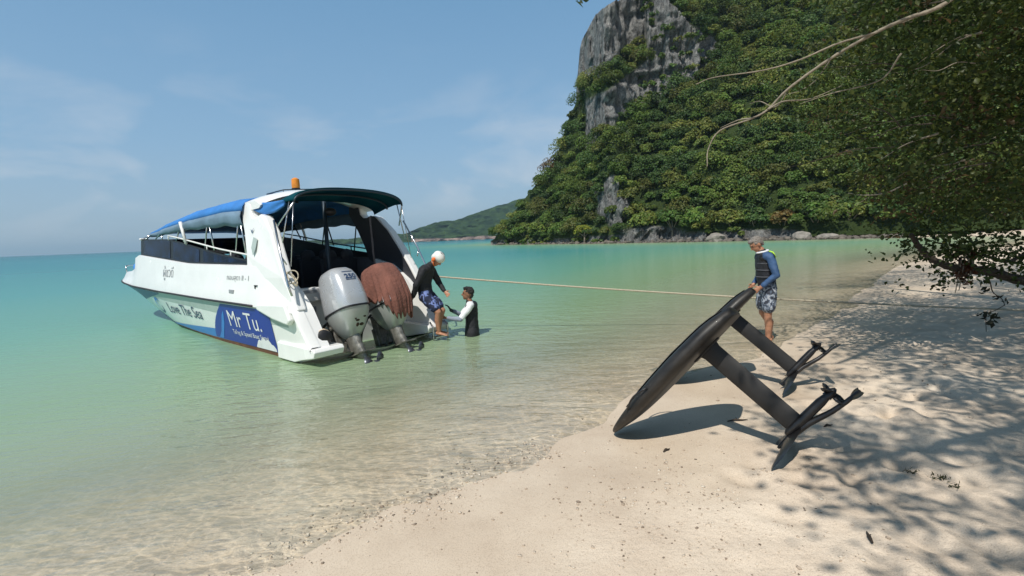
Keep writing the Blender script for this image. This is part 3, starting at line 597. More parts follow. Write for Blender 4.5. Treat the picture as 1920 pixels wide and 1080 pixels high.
def side_y(x, z):
    """outer face of the port topside between chine and rub rail"""
    zc, zr = float(I(x, *_zc)), float(I(x, *_zr))-.05; yc = float(I(x, *_yc)); y1 = yr(x)-.035
    t = min(1, max(0, (z-zc)/(zr-zc+1e-6))); return yc+(y1-yc)*(t**.85)
def upper_y(x, z):
    zr, zg = float(I(x, *_zr)), float(I(x, *_zg)); t = min(1, max(0, (z-zr)/max(.05, zg-zr))); return yr(x)-.02-.10*t
XS = sorted(set([-.6, -.5, -.35, -.19, 0, .1, .3, .6, 1.1]+[1.1+.3*k for k in range(23)]+[8.0, 8.2, 8.4, 8.6, 8.9, 9.2, 9.5, 9.8, 10.1, 10.4, 10.7, 10.95, 11.15, 11.3, 11.42, 11.5, 11.55]))
def prof(x):
    zc, zr, zg, zk = [float(I(x, *t)) for t in (_zc, _zr, _zg, _zk)]; yc = float(I(x, *_yc)); zr_ = min(zr, zg-.02); top = zg
    out = [(0, zk), (yc*.5, (zk+zc)/2+.01), (yc, zc)]
    for k in range(1, 6):
        z = zc+(zr_-.05-zc)*k/5; out.append((side_y(x, z) if zr_ == zr else side_y(x, z), z))
    out += [(yr(x), zr_-.03), (yr(x), zr_)]
    for k in (1, 2, 3): z = zr_+(top-zr_)*k/3; out.append((upper_y(x, z), z))
    yt = out[-1][0]; inn = max(0, yt-min(.16, yt*.9)) if x < 8.3 else 0
    if x < 8.3: out += [(yt-.03, top+.015), (inn, top+.01)]
    else: out += [(yt*.97, top+.012), (0, top+.05)]
    return out
mb = MB(); n0 = len(prof(0)); rows = []
for x in XS: rows.append([(x, y, z) for y, z in prof(x)])
Vv = [p for r in rows for p in r]; Ff = []
for i in range(len(XS)-1):
    for j in range(n0-1):
        Ff.append((i*n0+j, (i+1)*n0+j, (i+1)*n0+j+1, i*n0+j+1))
Vm = [(x, -y, z) for x, y, z in Vv]
mb.add(Vv, Ff); mb.add(Vm, [f[::-1] for f in Ff])
me = bpy.data.meshes.new('hull'); me.from_pydata(mb.v, [], mb.f); bm = bmesh.new(); bm.from_mesh(me); bmesh.ops.remove_doubles(bm, verts=bm.verts, dist=.0005); bmesh.ops.recalc_face_normals(bm, faces=bm.faces); bm.to_mesh(me); bm.free()
me.polygons.foreach_set('use_smooth', [True]*len(me.polygons)); me.set_sharp_from_angle(angle=math.radians(28))
hull = link('hull', me, M['gel'], boat)
# rub rail, port and starboard
for s in (1, -1):
    r = MB(); r.tube([(x, s*(yr(x)+.005), float(I(x, *_zr))-.015) for x in XS if x >= .9], .022, 6); r.build('rub_rail', M['rubber'], boat, True)
# thick stern quarters: inner walls of the sloping coamings and the stern steps
for s in (1, -1):
    q = MB()
    prf = [(x, float(I(x, *_zg))) for x in (-.6, -.5, -.19, .1, .6, 1.1)]
    q.prism([(1.1, .3)]+[(x, z-.01) for x, z in prf[::-1]]+[(-.6, .22)], s*1.05, s*1.24)
    q.build('stern_coaming', M['gel'], boat, False)
    p = MB(); p.prism([(.5, .29), (-.66, .29), (-.70, .24), (-.66, .15), (-.3, .08), (-.05, .02), (.5, .02)], s*.86, s*1.36); p.build('swim_step', M['gel'], boat, False, .015)
    k = MB(); k.prism([(.92, .90), (.98, .80), (.4, .68), (-.1, .62), (-.2, .70), (-.05, .95)], s*1.36, s*1.455); k.build('quarter_fairing', M['gel'], boat, False, .03)
# transom, motor well, cockpit sole and inner liner
t = MB(); t.box((.52, 0, .33), (.10, 2.2, 1.1)); t.build('transom', M['gel'], boat, bevel=.02)
t = MB(); t.box((.50, 0, .90), (.16, 1.2, .05)); t.build('transom_cap', M['black'], boat, bevel=.01)
t = MB(); t.box((.44, .80, 1.0), (.16, .42, .24)); t.build('stern_locker', M['white_soft'], boat, bevel=.02)
t = MB(); t.box((.355, .80, 1.06), (.01, .24, .05)); t.build('locker_vent', M['print_grey'], boat)
for zz in (.74, .52):
    t = MB(); t.box((.462, .83, zz), (.012, .34, .09)); t.build('transom_vent', M['print_grey'], boat)
t = MB(); t.box((.44, -.86, .9), (.16, .34, .5)); t.build('stern_locker', M['white_soft'], boat, bevel=.02)
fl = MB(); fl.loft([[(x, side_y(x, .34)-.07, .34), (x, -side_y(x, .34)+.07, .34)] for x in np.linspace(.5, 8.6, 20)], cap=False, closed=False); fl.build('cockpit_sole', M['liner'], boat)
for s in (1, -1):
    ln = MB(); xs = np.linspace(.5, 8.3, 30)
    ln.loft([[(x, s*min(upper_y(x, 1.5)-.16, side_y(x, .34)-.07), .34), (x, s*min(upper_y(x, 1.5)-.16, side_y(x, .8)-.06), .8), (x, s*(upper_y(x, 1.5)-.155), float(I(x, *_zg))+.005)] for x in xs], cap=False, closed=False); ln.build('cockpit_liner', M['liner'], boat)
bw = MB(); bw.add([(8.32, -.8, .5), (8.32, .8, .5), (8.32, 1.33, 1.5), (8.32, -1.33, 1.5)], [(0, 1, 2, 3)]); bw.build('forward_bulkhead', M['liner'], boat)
# side windows: dark panes in a dark band, then the raked windscreen
_wt = ([.9, 2.8, 5.0, 5.7, 7.75], [1.56, 1.75, 2.03, 2.10, 2.15]); _wb = ([.9, 4.3, 7.7, 8.1], [1.545, 1.56, 1.755, 1.72])
def win_y(x, z): return upper_y(x, 1.6)-.05-.10*max(0, z-1.55)
for s in (1, -1):
    band = MB(); xs = np.linspace(.95, 7.7, 40); outer = [[(x, s*win_y(x, float(I(x, *_wb))), float(I(x, *_wb))-.03), (x, s*win_y(x, float(I(x, *_wt))), float(I(x, *_wt)))] for x in xs]
    inner = [[(x, y-s*.03, z) for x, y, z in r] for r in outer]
    band.loft(outer, False, False); band.loft(inner, False, False); band.loft([[o[1], i_[1]] for o, i_ in zip(outer, inner)], False, False)
    wb_ = band.build('window_band', M['black'], boat, True)
    for x0, x1 in ((1.35, 3.55), (3.75, 5.3), (5.5, 7.45)):
        pn = MB(); xs = np.linspace(x0, x1, 10)
        pn.loft([[(x, s*(win_y(x, z)+.006), z) for z in np.linspace(float(I(x, *_wb))+.03, float(I(x, *_wt))-.03, 4)] for x in xs], False, False)
        pn.build('window', M['glass'], boat, True)
ws = MB(); arc = [(7.72+.62*math.cos(a)**.8 if math.cos(a) > 0 else 7.72, 1.38*math.sin(a)) for a in np.linspace(-math.pi/2, math.pi/2, 17)]
ws.loft([[(x, y, 1.68), (x-.42*(x-7.6), y*.97, 2.14)] for x, y in arc], False, False)
w_ = ws.build('windscreen', M['glass'], boat, True); sm = w_.modifiers.new('thick', 'SOLIDIFY'); sm.thickness = .012
# bow: rail, cushion, cleats
for cy in (1.12, -.6):
    bc_ = MB(); bc_.ell((9.05, cy-.06, 1.41), (.30, .22, .17), 14, 8); bc_.build('bow_cushion', M['blue_canvas'], boat, True)
dk = MB(); dk.box((8.95, 0, 1.36), (.7, 2.2, .16)); dk.build('bow_locker', M['liner'], boat, bevel=.03)
br = MB()
def bowrail(y): return float(I(abs(y), [0, .2, .54, .9, 1.22, 1.44], [11.45, 11.4, 11.15, 10.75, 10.25, 9.65]))-.12
pr = [(bowrail(y), y*.94, 1.45) for y in np.linspace(-1.4, 1.4, 15)]; br.tube(pr, .016, 6)
for y in (-1.4, -1.0, -.5, 0, .5, 1.0, 1.4): br.tube([(bowrail(y), y*.94, 1.2), (bowrail(y), y*.94, 1.45)], .014, 6)
br.build('bow_rail', M['steel'], boat, True)
for y in (.95, -.95):
    c = MB(); c.box((10.35, y, 1.30), (.2, .04, .03)); c.box((10.35, y, 1.27), (.07, .04, .05)); c.build('cleat', M['steel'], boat, bevel=.008)
# hand rails on the cabin sides
for s in (1, -1):
    h = MB(); P0 = [(x, s*(win_y(x, 1.8)-.02), float(I(x, *_wt))+.085) for x in np.linspace(1.15, 5.6, 12)]
    h.tube(P0, .017, 6)
    for x in (1.2, 2.3, 3.4, 4.5, 5.6): h.tube([(x, s*(win_y(x, 1.8)-.02), float(I(x, *_wt))-.02), (x, s*(win_y(x, 1.8)-.02), float(I(x, *_wt))+.085)], .014, 6)
    h.build('hand_rail', M['white_soft'] if s > 0 else M['darksteel'], boat, True)
# raked arch: legs port and starboard, beam across
LEG = [(1.46, 1.50), (1.50, 1.70), (1.66, 2.10), (1.86, 2.46), (1.82, 2.60), (1.60, 2.66), (1.46, 2.60), (1.46, 2.44), (1.36, 2.36), (1.22, 2.36), (1.08, 2.40), (.94, 2.36), (.62, 2.08), (.36, 1.72), (.12, 1.36), (-.08, 1.08), (-.24, .84), (.4, 1.0), (1.0, 1.3)]
for s in (1, -1):
    ym = lambda z: 1.34-.16*max(0, z-1.5)
    nL = len(LEG); V = [(x, s*ym(z), z) for x, z in LEG]+[(x, s*(ym(z)-.17), z) for x, z in LEG]
    a_ = MB(); a_.add(V, [tuple(range(nL)), tuple(range(2*nL-1, nL-1, -1))]+[(i, nL+i, nL+(i+1) % nL, (i+1) % nL) for i in range(nL)])
    lg = a_.build('arch_leg', M['gel'] if s > 0 else M['gel'], boat, False, .03)
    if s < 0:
        li = MB(); li.add([(x*.985+.01, s*(ym(z)-.205), z) for x, z in LEG], [tuple(range(nL))]); li.build('leg_dark_face', M['seat'], lg)  # dark sheet over the inner face of the starboard leg
    if s > 0:
        em = MB(); em.add([(1.23, 1.352-.16*.5, 2.02), (1.08, 1.354-.16*.5, 1.98), (1.10, 1.36-.16*.28, 1.80), (1.18, 1.362-.16*.2, 1.70), (1.26, 1.36-.16*.3, 1.84)], [(0, 1, 2, 3, 4)]); em.build('emblem', M['shade_and_emblem'], lg)
        em = MB(); em.add([(1.36, 1.352-.16*.62, 2.16), (1.31, 1.356-.16*.60, 2.08), (1.24, 1.352-.16*.66, 2.18), (1.31, 1.354-.16*.64, 2.13)], [(0, 1, 2, 3)]); em.build('emblem', M['print_dark'], lg)
beam = MB(); rings = []
for k in range(25):
    a_ = -1+2*k/24; y = 1.16*a_; zc_ = 2.58+.24*(1-abs(a_)**2.4)
    rings.append([(1.80, y, zc_-.05), (1.74, y, zc_+.06), (1.3, y, zc_+.06), (1.1, y, zc_-.02), (1.18, y, zc_-.07), (1.62, y, zc_-.09)])
beam.loft(rings); beam.build('arch_beam', M['gel'], boat, True, auto=40)
# forward canvas roof, with a drooping side valance
def roof_z(x): return float(I(x, [1.2, 2.5, 4.2, 6, 7.2, 8.0], [2.78, 2.81, 2.74, 2.56, 2.41, 2.31]))
def roof_hw(x): return float(I(x, [1.2, 4, 6, 7.4, 8.0], [1.22, 1.30, 1.30, 1.22, 1.10]))
rf = MB(); rings = []
for k in range(46):
    x = 1.72+6.28*k/45; hw = roof_hw(x); zt = roof_z(x); dr = float(I(x, [1.2, 4, 6.5, 8], [.30, .30, .20, .06])); sag = .025*math.sin(x*5.2)**2
    rings.append([(x, hw*math.sin(u*math.pi/2), zt-dr*abs(u)**3.0-sag*(1-abs(u))) for u in np.linspace(-1, 1, 19)])
rf.loft(rings, False, False); ro = rf.build('canvas_roof', M['blue_canvas'], boat, True); sm = ro.modifiers.new('thick', 'SOLIDIFY'); sm.thickness = .012
for s in (1, -1):
    vl = MB(); rings = []
    for k in range(60):
        x = 1.74+6.26*k/59; hw = roof_hw(x); z1 = roof_z(x)-float(I(x, [1.2, 4, 6.5, 8], [.30, .30, .20, .06])); dz = float(I(x, [1.3, 4, 7, 8], [.30, .20, .10, .03]))*(1+.05*math.sin(x*7)); w = .03*math.sin(x*9)
        rings.append([(x, s*(hw+.004), z1+.005), (x, s*(hw+.03+w*.5), z1-dz*.35), (x, s*(hw+.015-w*.3), z1-dz*.7), (x, s*(hw-.02+w*.4), z1-dz)])
    vl.loft(rings, False, False); v_ = vl.build('canvas_valance', M['grey_canvas'], boat, True); sm = v_.modifiers.new('thick', 'SOLIDIFY'); sm.thickness = .01
    for x in (7.5, 6.3, 4.9, 3.3, 1.9):
        hoop = MB(); z1 = roof_z(x)-float(I(x, [1.2, 4, 6.5, 8], [.30, .30, .20, .06]))-.02
        hoop.tube([(x-.25, s*(win_y(min(x, 7.6), 1.8)-.03), float(I(x, *_wt))), (x, s*(roof_hw(x)-.03), z1)], .016, 6); hoop.tube([(x+.25, s*(win_y(min(x, 7.6), 1.8)-.03), float(I(min(7.7, x+.25), *_wt))), (x, s*(roof_hw(x)-.03), z1)], .014, 6)
        hoop.build('roof_strut', M['steel'] if s > 0 else M['darksteel'], boat, True)
    for x in (4.55, 7.7):
        c = MB(); c.tube([(x-.12, s*(win_y(min(7.6, x), 1.8)+.01), float(I(x, *_wt))), (x+.1, s*(roof_hw(x)+.03), roof_z(x)-.36+.02*x)], [.028, .036], 8); c.build('roof_strut', M['white_soft'], boat, True)
# blue curtain rolled behind the arch on the port side
cu = MB(); rings = []
for k in range(14):
    x = 1.6-1.25*k/13; b_ = 2.60-.02*k/13; dep = .24*math.sin(min(1, (k+1)/9)*math.pi/2)*(1-.6*(k/13)**2)
    rings.append([(x, 1.13+.012*math.sin(t_*7+k*.6), b_-dep*t_) for t_ in np.linspace(0, 1, 7)])
cu.loft(rings, False, False); c_ = cu.build('rolled_curtain', M['blue_canvas'], boat, True); sm = c_.modifiers.new('thick', 'SOLIDIFY'); sm.thickness = .03
# aft awning on a tube frame
def awn(x, u):
    zc_ = float(I(x, [.1, .35, .7, 1.1], [2.80, 2.80, 2.74, 2.64])); return (x, 1.06*math.sin(u*math.pi/2), zc_-.24*abs(u)**2.2)
aw = MB(); aw.loft([[awn(x, u) for u in np.linspace(-1, 1, 25)] for x in np.linspace(.12, 1.05, 14)], False, False)
ao = aw.build('aft_awning', M['awning'], boat, True); sm = ao.modifiers.new('thick', 'SOLIDIFY'); sm.thickness = .012; sm.offset = 1
fr = MB()
for x in (.13, .6): fr.tube([(p[0], p[1], p[2]-.025) for p in (awn(x, u) for u in np.linspace(-1, 1, 25))], .018, 6)
fr.build('awning_hoop', M['darksteel'], boat, True)
for s in (1, -1):
    st = MB(); c0 = awn(.13, s*1.0); st.tube([(.45, s*1.21, 2.17), (c0[0], c0[1], c0[2]-.02)], .015, 6); st.tube([(.30, s*1.22, 1.90), (c0[0]+.15, c0[1], c0[2])], .010, 6); st.tube([(.12, s*1.2, 1.52), (c0[0]+.02, c0[1], c0[2])], .007, 5)
    st.build('awning_strut', M['steel'], boat, True)
    gr = MB(); gr.tube([(.40, s*1.28, 2.26), (.10, s*1.36, 1.72), (-.14, s*1.40, 1.25), (-.2, s*1.38, 1.08)], .018, 6); gr.tube([(.05, s*1.30, 1.55), (.08, s*1.36, 1.68)], .012, 6); gr.build('grab_rail', M['steel'], boat, True)
# post, beacon, roof hatch
t = MB(); t.tube([(1.1, 0, .34), (1.1, 0, 2.75)], .038, 10); t.build('roof_post', M['darksteel'], boat, True)
t = MB(); t.ell((1.08, -.10, 2.46), (.10, .12, .08), 12, 6); t.build('speaker', M['black'], boat, True)
bn = MB(); bn.tube([(2.12, 0, 2.70), (2.12, 0, 2.98)], .028, 8); bn.box((2.12, 0, 2.98), (.12, .12, .03)); bo = bn.build('beacon', M['black'], boat, True, auto=30)
bl = MB(); bl.tube([(2.12, 0, 2.995), (2.12, 0, 3.05), (2.12, 0, 3.17), (2.12, 0, 3.2)], [.075, .08, .075, .03], 14); bl.build('lens', M['orange'], bo, True, auto=40)
hb = MB(); hb.tube([(2.3, .55, 2.72), (2.3, .5, 2.87), (2.3, -.2, 2.93), (2.3, -.25, 2.76)], .012, 6); hb.tube([(1.6, .55, 2.74), (1.6, .5, 2.89), (1.6, -.2, 2.94), (1.6, -.25, 2.8)], .012, 6); hb.tube([(2.3, .5, 2.87), (1.6, .5, 2.89)], .012, 6); hb.tube([(2.3, -.2, 2.93), (1.6, -.2, 2.94)], .012, 6); hb.build('roof_rack', M['darksteel'], boat, True)
# seats and helm in the shade of the roof
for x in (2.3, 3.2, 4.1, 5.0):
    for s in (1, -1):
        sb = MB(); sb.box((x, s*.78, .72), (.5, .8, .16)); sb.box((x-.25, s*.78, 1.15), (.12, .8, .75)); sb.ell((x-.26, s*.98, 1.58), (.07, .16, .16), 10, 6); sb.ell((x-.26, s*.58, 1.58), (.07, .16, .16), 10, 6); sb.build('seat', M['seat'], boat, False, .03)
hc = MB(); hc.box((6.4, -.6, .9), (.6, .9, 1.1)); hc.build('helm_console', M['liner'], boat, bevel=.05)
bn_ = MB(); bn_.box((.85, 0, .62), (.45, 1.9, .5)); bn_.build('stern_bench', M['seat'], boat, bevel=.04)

# ---- painted bands, rail shade, banner and lettering on the port side, laid just proud of the hull
def decal(name, xs, lo, hi, mat, off=.004, nz=8, fn=side_y, parent=hull):
    m = MB(); rings = []
    for x in xs:
        a0, b0 = lo(x), hi(x); rings.append([(x, fn(x, z)+off, z) for z in np.linspace(a0, b0, nz)])
    m.loft(rings, False, False); return m.build(name, mat, parent, True)
for s in (1,):
    decal('antifouling_band', np.linspace(0, 9.4, 60), lambda x: max(float(I(x, *_zc))+.005, -.02), lambda x: max(float(I(x, *_zc))+.03, .085-.008*x), M['red_anti'], .003)
    decal('blue_wave', np.linspace(3.0, 9.2, 60), lambda x: max(float(I(x, *_zc))+.035, .09-.006*x), lambda x: max(float(I(x, *_zc))+.04, .27-.05*(x-3)+.0*(x-3)**1.5+.012*max(0,x-5)**2), M['wave_blue'], .004)
    decal('shade_and_emblem', np.linspace(.05, 9.0, 50), lambda x: float(I(x, *_zr))-.30+.012*x, lambda x: float(I(x, *_zr))-.06, M['shade_and_emblem'], .003)  # strip under the rub rail, the rail's shade put into its colour
    decal('navy_flare', np.linspace(6.1, 10.6, 50), lambda x: max(float(I(x, *_zc))+.03, float(I(x, *_zr))-.09-.30*min(1, (x-6.1)/2.0)), lambda x: float(I(x, *_zr))-.06, M['navy'], .006)
def ban_lo(x): return max(.07, .07+.16*max(0, (1.35-x))*0)
bx = np.linspace(.62, 3.3, 40)
decal('banner', bx, lambda x: .075 if x < 3.05 else .075, lambda x: min(float(I(x, *_zr))-.065, .83 if x > 1.0 else .83-.05*(1.0-x)*2) if x < 2.55 else max(.09, .80*(1-((x-2.55)/.78))**.6), M['banner'], .008, 12)
decal('banner_stripe', np.linspace(2.48, 3.2, 24), lambda x: float(I(x, [2.48, 2.6, 2.88, 3.2], [.66, .42, .09, .08])), lambda x: float(I(x, [2.48, 2.6, 2.88, 3.08, 3.2], [.68, .60, .24, .10, .085])), M['wave_blue'], .012, 6)
_sw = lambda x: .16+.09*math.sin((x-.63)*4.2)+.03*abs(math.sin(x*21))
decal('banner_splash', np.linspace(.66, 1.42, 60), lambda x: .08, lambda x: .08+max(.002, (.16+.05*abs(math.sin(x*16)))*math.sin(min(1, max(0, (x-.64)/.78))*math.pi)**.6), M['print_white'], .012, 4)
def text_on(name, s, x0, z0, size, mat, fn=side_y, off=.016, slope=0.0, sx=1.0, bold=0.0, shear=0.0, parent=hull, slopefn=None):
    cu = bpy.data.curves.new(name, 'FONT'); cu.body = s; cu.size = size; cu.offset = bold; cu.shear = shear; cu.resolution_u = 4
    to = bpy.data.objects.new(name, cu); COL.objects.link(to); dg = bpy.context.evaluated_depsgraph_get(); me = bpy.data.meshes.new_from_object(to.evaluated_get(dg))
    bpy.data.objects.remove(to); 
    bm = bmesh.new(); bm.from_mesh(me); bmesh.ops.triangulate(bm, faces=bm.faces)
    for _ in range(3):
        le = [e_ for e_ in bm.edges if e_.calc_length() > size*.22]
        if le: bmesh.ops.subdivide_edges(bm, edges=le, cuts=1); bmesh.ops.triangulate(bm, faces=bm.faces)
    for v in bm.verts:
        x = x0-v.co.x*sx; z = z0+v.co.y+slope*v.co.x; v.co = Vector((x, fn(x, z)+off, z))
    bm.to_mesh(me); bm.free(); o = link(name, me, mat, parent); return o
text_on('lettering', 'Love The Sea', 5.92, .40, .36, M['print_dark'], sx=1.12, bold=.0, slope=0.0, off=.009)
text_on('lettering', 'Mr Tu.', 2.36, .40, .44, M['print_white'], sx=1.12, bold=0, off=.014)
text_on('lettering', "Tal'ng & Speed Boat Samui", 2.30, .25, .125, M['print_white'], sx=1.08, off=.014)
text_on('lettering', 'ผู้ชวดี', 5.75, 1.25, .30, M['print_grey'], fn=upper_y, off=.006)
text_on('lettering', 'กอบสุดา II - 1', 2.25, 1.27, .13, M['print_grey'], fn=upper_y, off=.006, sx=1.3)
text_on('lettering', 'เรือ ๖๓๑๙ กท', 7.9, 1.03, .10, M['print_grey'], fn=upper_y, off=.006, sx=1.5)
# swirl emblem before the lettering
for (cx, cz, r1, r2, a0, a1, mt) in ((6.62, .53, .17, .07, .5, 3.6, 'wave_blue'), (6.66, .50, .15, .06, 3.4, 6.6, 'print_dark')):
    m = MB(); rings = []
    for k in range(20):
        t_ = k/19; a_ = a0+(a1-a0)*t_; th = r2*math.sin(t_*math.pi)**.7+.004
        rings.append([(cx-rr*math.cos(a_), side_y(cx, cz+rr*math.sin(a_))+.014, cz+rr*math.sin(a_)) for rr in (r1-th*.5, r1+th*.5)])
    m.loft(rings, False, False); m.build('emblem', M[mt], hull)
v_ = MB(); v_.box((2.0, upper_y(2.0, 1.07)+.008, 1.06), (.20, .02, .07)); v_.build('side_vent', M['print_grey'], boat, bevel=.006)
v_ = MB(); v_.box((1.05, upper_y(1.05, 1.18)+.01, 1.20), (.10, .02, .012)); v_.box((1.08, upper_y(1.05, 1.18)+.01, 1.17), (.02, .02, .05)); v_.build('side_fitting', M['black'], boat)

# ---- outboard motors (sub-parts of the boat)
def superring(cx, lx, wy, z, n=28, p=3.2, xs=1.0):
    out = []
    for k in range(n):
        a_ = 2*math.pi*k/n; c, s_ = math.cos(a_), math.sin(a_)
        out.append((cx+lx/2*math.copysign(abs(c)**(2/p), c), wy/2*math.copysign(abs(s_)**(2/p), s_), z))
    return out
TILT = math.radians(21)
def outboard(y):
    e_ = empty('outboard_motor'); e_.parent = boat; e_.location = (-.72, y, -.16); e_.rotation_euler = (0, TILT, 0)
    up_ = [(.98, .02, .80, .56), (1.0, .02, .81, .57), (1.15, .02, .80, .56), (1.35, .03, .76, .53), (1.52, .06, .70, .48), (1.62, .08, .62, .43), (1.68, .10, .50, .35), (1.71, .11, .30, .22)]
    m = MB(); m.loft([superring(c, l, w, z) for z, c, l, w in up_]); co = m.build('upper_cowl', M['cowl'], e_, True, auto=50)
    lo_ = [(.54, .06, .28, .22), (.58, .06, .36, .28), (.66, .05, .52, .38), (.77, .04, .66, .47), (.88, .03, .77, .53), (.955, .02, .80, .56)]
    m = MB(); m.loft([superring(c, l, w, z, p=2.8) for z, c, l, w in lo_]); m.build('lower_cowl', M['cowl_low'], e_, True, auto=50)
    m = MB(); m.loft([superring(.02, .815, .575, .953), superring(.02, .815, .575, .983)]); m.build('cowl_seam', M['black'], e_, True, auto=40)
    m = MB(); m.loft([superring(.06, .32, .22, .58, 18, 2), superring(.05, .32, .19, .40, 18, 2), superring(.0, .34, .15, .22, 18, 2), superring(-.02, .34, .09, .10, 18, 2), superring(-.02, .30, .08, .02, 18, 2)])
    m.box((-.02, 0, .235), (.52, .24, .018)); m.build('leg', M['leg_metal'], e_, True, auto=40)
    m = MB(); m.tube([(.22, 0, .0), (.16, 0, 0), (.0, 0, 0), (-.2, 0, 0), (-.30, 0, 0)], [.01, .05, .068, .062, .05], 14); m.add([(.10, .008, -.05), (-.14, .008, -.05), (-.16, .004, -.24), (-.06, .004, -.24), (.10, -.008, -.05), (-.14, -.008, -.05), (-.16, -.004, -.24), (-.06, -.004, -.24)], [(0, 1, 2, 3), (7, 6, 5, 4), (0, 3, 7, 4), (1, 5, 6, 2), (3, 2, 6, 7)]); m.build('gearcase', M['prop'], e_, True, auto=40)
    m = MB(); m.tube([(-.30, 0, 0), (-.44, 0, 0)], [.05, .035], 12)
    for k in range(3):
        a_ = k*2.094+.4; P_ = []
        for rr, ch, tw in ((.04, .05, .8), (.10, .09, .6), (.16, .09, .45), (.20, .04, .35)):
            for sgn in (-1, 1):
                P_.append((-.37+sgn*ch*math.sin(tw)*.9, rr*math.cos(a_)-sgn*ch*math.cos(tw)*math.sin(a_), rr*math.sin(a_)+sgn*ch*math.cos(tw)*math.cos(a_)))
        m.add(P_, [(0, 1, 3, 2), (2, 3, 5, 4), (4, 5, 7, 6)])
    po = m.build('propeller', M['prop'], e_, True, auto=40); sm = po.modifiers.new('thick', 'SOLIDIFY'); sm.thickness = .006
    m = MB(); m.box((.42, 0, .62), (.16, .30, .55)); m.box((.48, .14, .42), (.12, .05, .5)); m.box((.48, -.14, .42), (.12, .05, .5)); m.tube([(.36, -.2, .78), (.36, .2, .78)], .04, 10); m.tube([(.46, .06, .2), (.2, .06, .5)], .03, 8); m.build('clamp_bracket', M['leg_metal'], e_, False, .01)
    m = MB(); m.tube([(.40, .10, .95), (.55, .16, .90), (.75, .22, .7), (.85, .25, .5)], .02, 8); m.tube([(.40, .14, .93), (.58, .22, .84), (.8, .3, .62)], .016, 8); m.build('rigging_hose', M['rubber'], e_, True)
    return e_, co
def cowl_x(y, z):
    zz_ = [.98, 1.0, 1.15, 1.35, 1.52, 1.62, 1.68, 1.71]; c = I(z, zz_, [.02, .02, .02, .03, .06, .08, .10, .11]); l = I(z, zz_, [.80, .81, .80, .76, .70, .62, .50, .30]); w = I(z, zz_, [.56, .57, .56, .53, .48, .43, .35, .22])
    s_ = min(1, abs(y)/(w/2)); return c-l/2*(1-s_**3.2)**(1/3.2)
motA, cowA = outboard(.56); motB, cowB = outboard(-.28)
def motor_text(s, y0, z0, size, par, mat):
    cu = bpy.data.curves.new('lettering', 'FONT'); cu.body = s; cu.size = size; cu.offset = .004; cu.align_x = 'CENTER'; to = bpy.data.objects.new('lettering', cu); COL.objects.link(to)
    me = bpy.data.meshes.new_from_object(to.evaluated_get(bpy.context.evaluated_depsgraph_get())); bpy.data.objects.remove(to); bm = bmesh.new(); bm.from_mesh(me); bmesh.ops.triangulate(bm, faces=bm.faces)
    for v in bm.verts: y = y0-v.co.x*1.15; z = z0+v.co.y; v.co = Vector((cowl_x(y, z)-.006, y, z))
    bm.to_mesh(me); bm.free(); return link('lettering', me, mat, par)
def lowcowl_x(y, z):
    zz_ = [.54, .58, .66, .77, .88, .955]; c = I(z, zz_, [.06, .06, .05, .04, .03, .02]); l = I(z, zz_, [.28, .36, .52, .66, .77, .80]); w = I(z, zz_, [.22, .28, .38, .47, .53, .56])
    return float(c-l/2*(1-min(1, abs(y)/(w/2))**2.8)**(1/2.8))
motor_text('250', -.02, 1.44, .115, cowA, M['print_dark'])
for z0 in (1.565, 1.41):
    m = MB(); m.loft([[(cowl_x(y, z)-.006, y, z) for z in (z0, z0+.012)] for y in np.linspace(-.10, .08, 8)], False, False); m.build('stripe', M['print_dark'], cowA)
for k in range(5):
    m = MB(); yy = rng.uniform(-.10, .08); zz = rng.uniform(.66, .84); m.ell((lowcowl_x(yy, zz), yy, zz), (.005, rng.uniform(.015, .045), rng.uniform(.015, .04)), 10, 6, Matrix.Rotation(-.75, 3, 'Y')); m.build('scorch_patch', M['drift_dark'], motA, True)

# ---- boarding ladder at the starboard step
ld = MB(); Lx = -.74
for y in (-1.28, -.92): ld.tube([(Lx+.08, y, .34), (Lx, y, .26), (Lx, y, -.38)], .017, 8)
for z in (.06, -.18): ld.box((Lx-.02, -1.1, z), (.09, .36, .022))
ld.build('boarding_ladder', M['steel'], boat, True, auto=40)
# rolled mat with dark end on the port step
fe = empty('rolled_mat', (0, 0, 0)); M4 = Matrix.Translation(BOAT_LOC) @ Matrix.Rotation(BOAT_RZ, 4, 'Z')
fe.matrix_world = M4 @ Matrix.Translation((-.05, 1.0, .41)) @ Matrix.Rotation(math.radians(-8), 4, 'Z')
m = MB(); m.tube([(.45, 0, 0), (.40, 0, 0), (-.38, 0, 0), (-.40, 0, 0)], [.10, .12, .125, .12], 18); m.build('roll', M['beige'], fe, True, auto=40)
m = MB(); m.tube([(-.39, 0, 0), (-.46, 0, 0), (-.49, 0, 0)], [.115, .11, .07], 18); m.build('end_cap', M['black'], fe, True, auto=40)
tag(fe, 'beige rolled mat with a dark end lying on the boat stern step', 'mat')
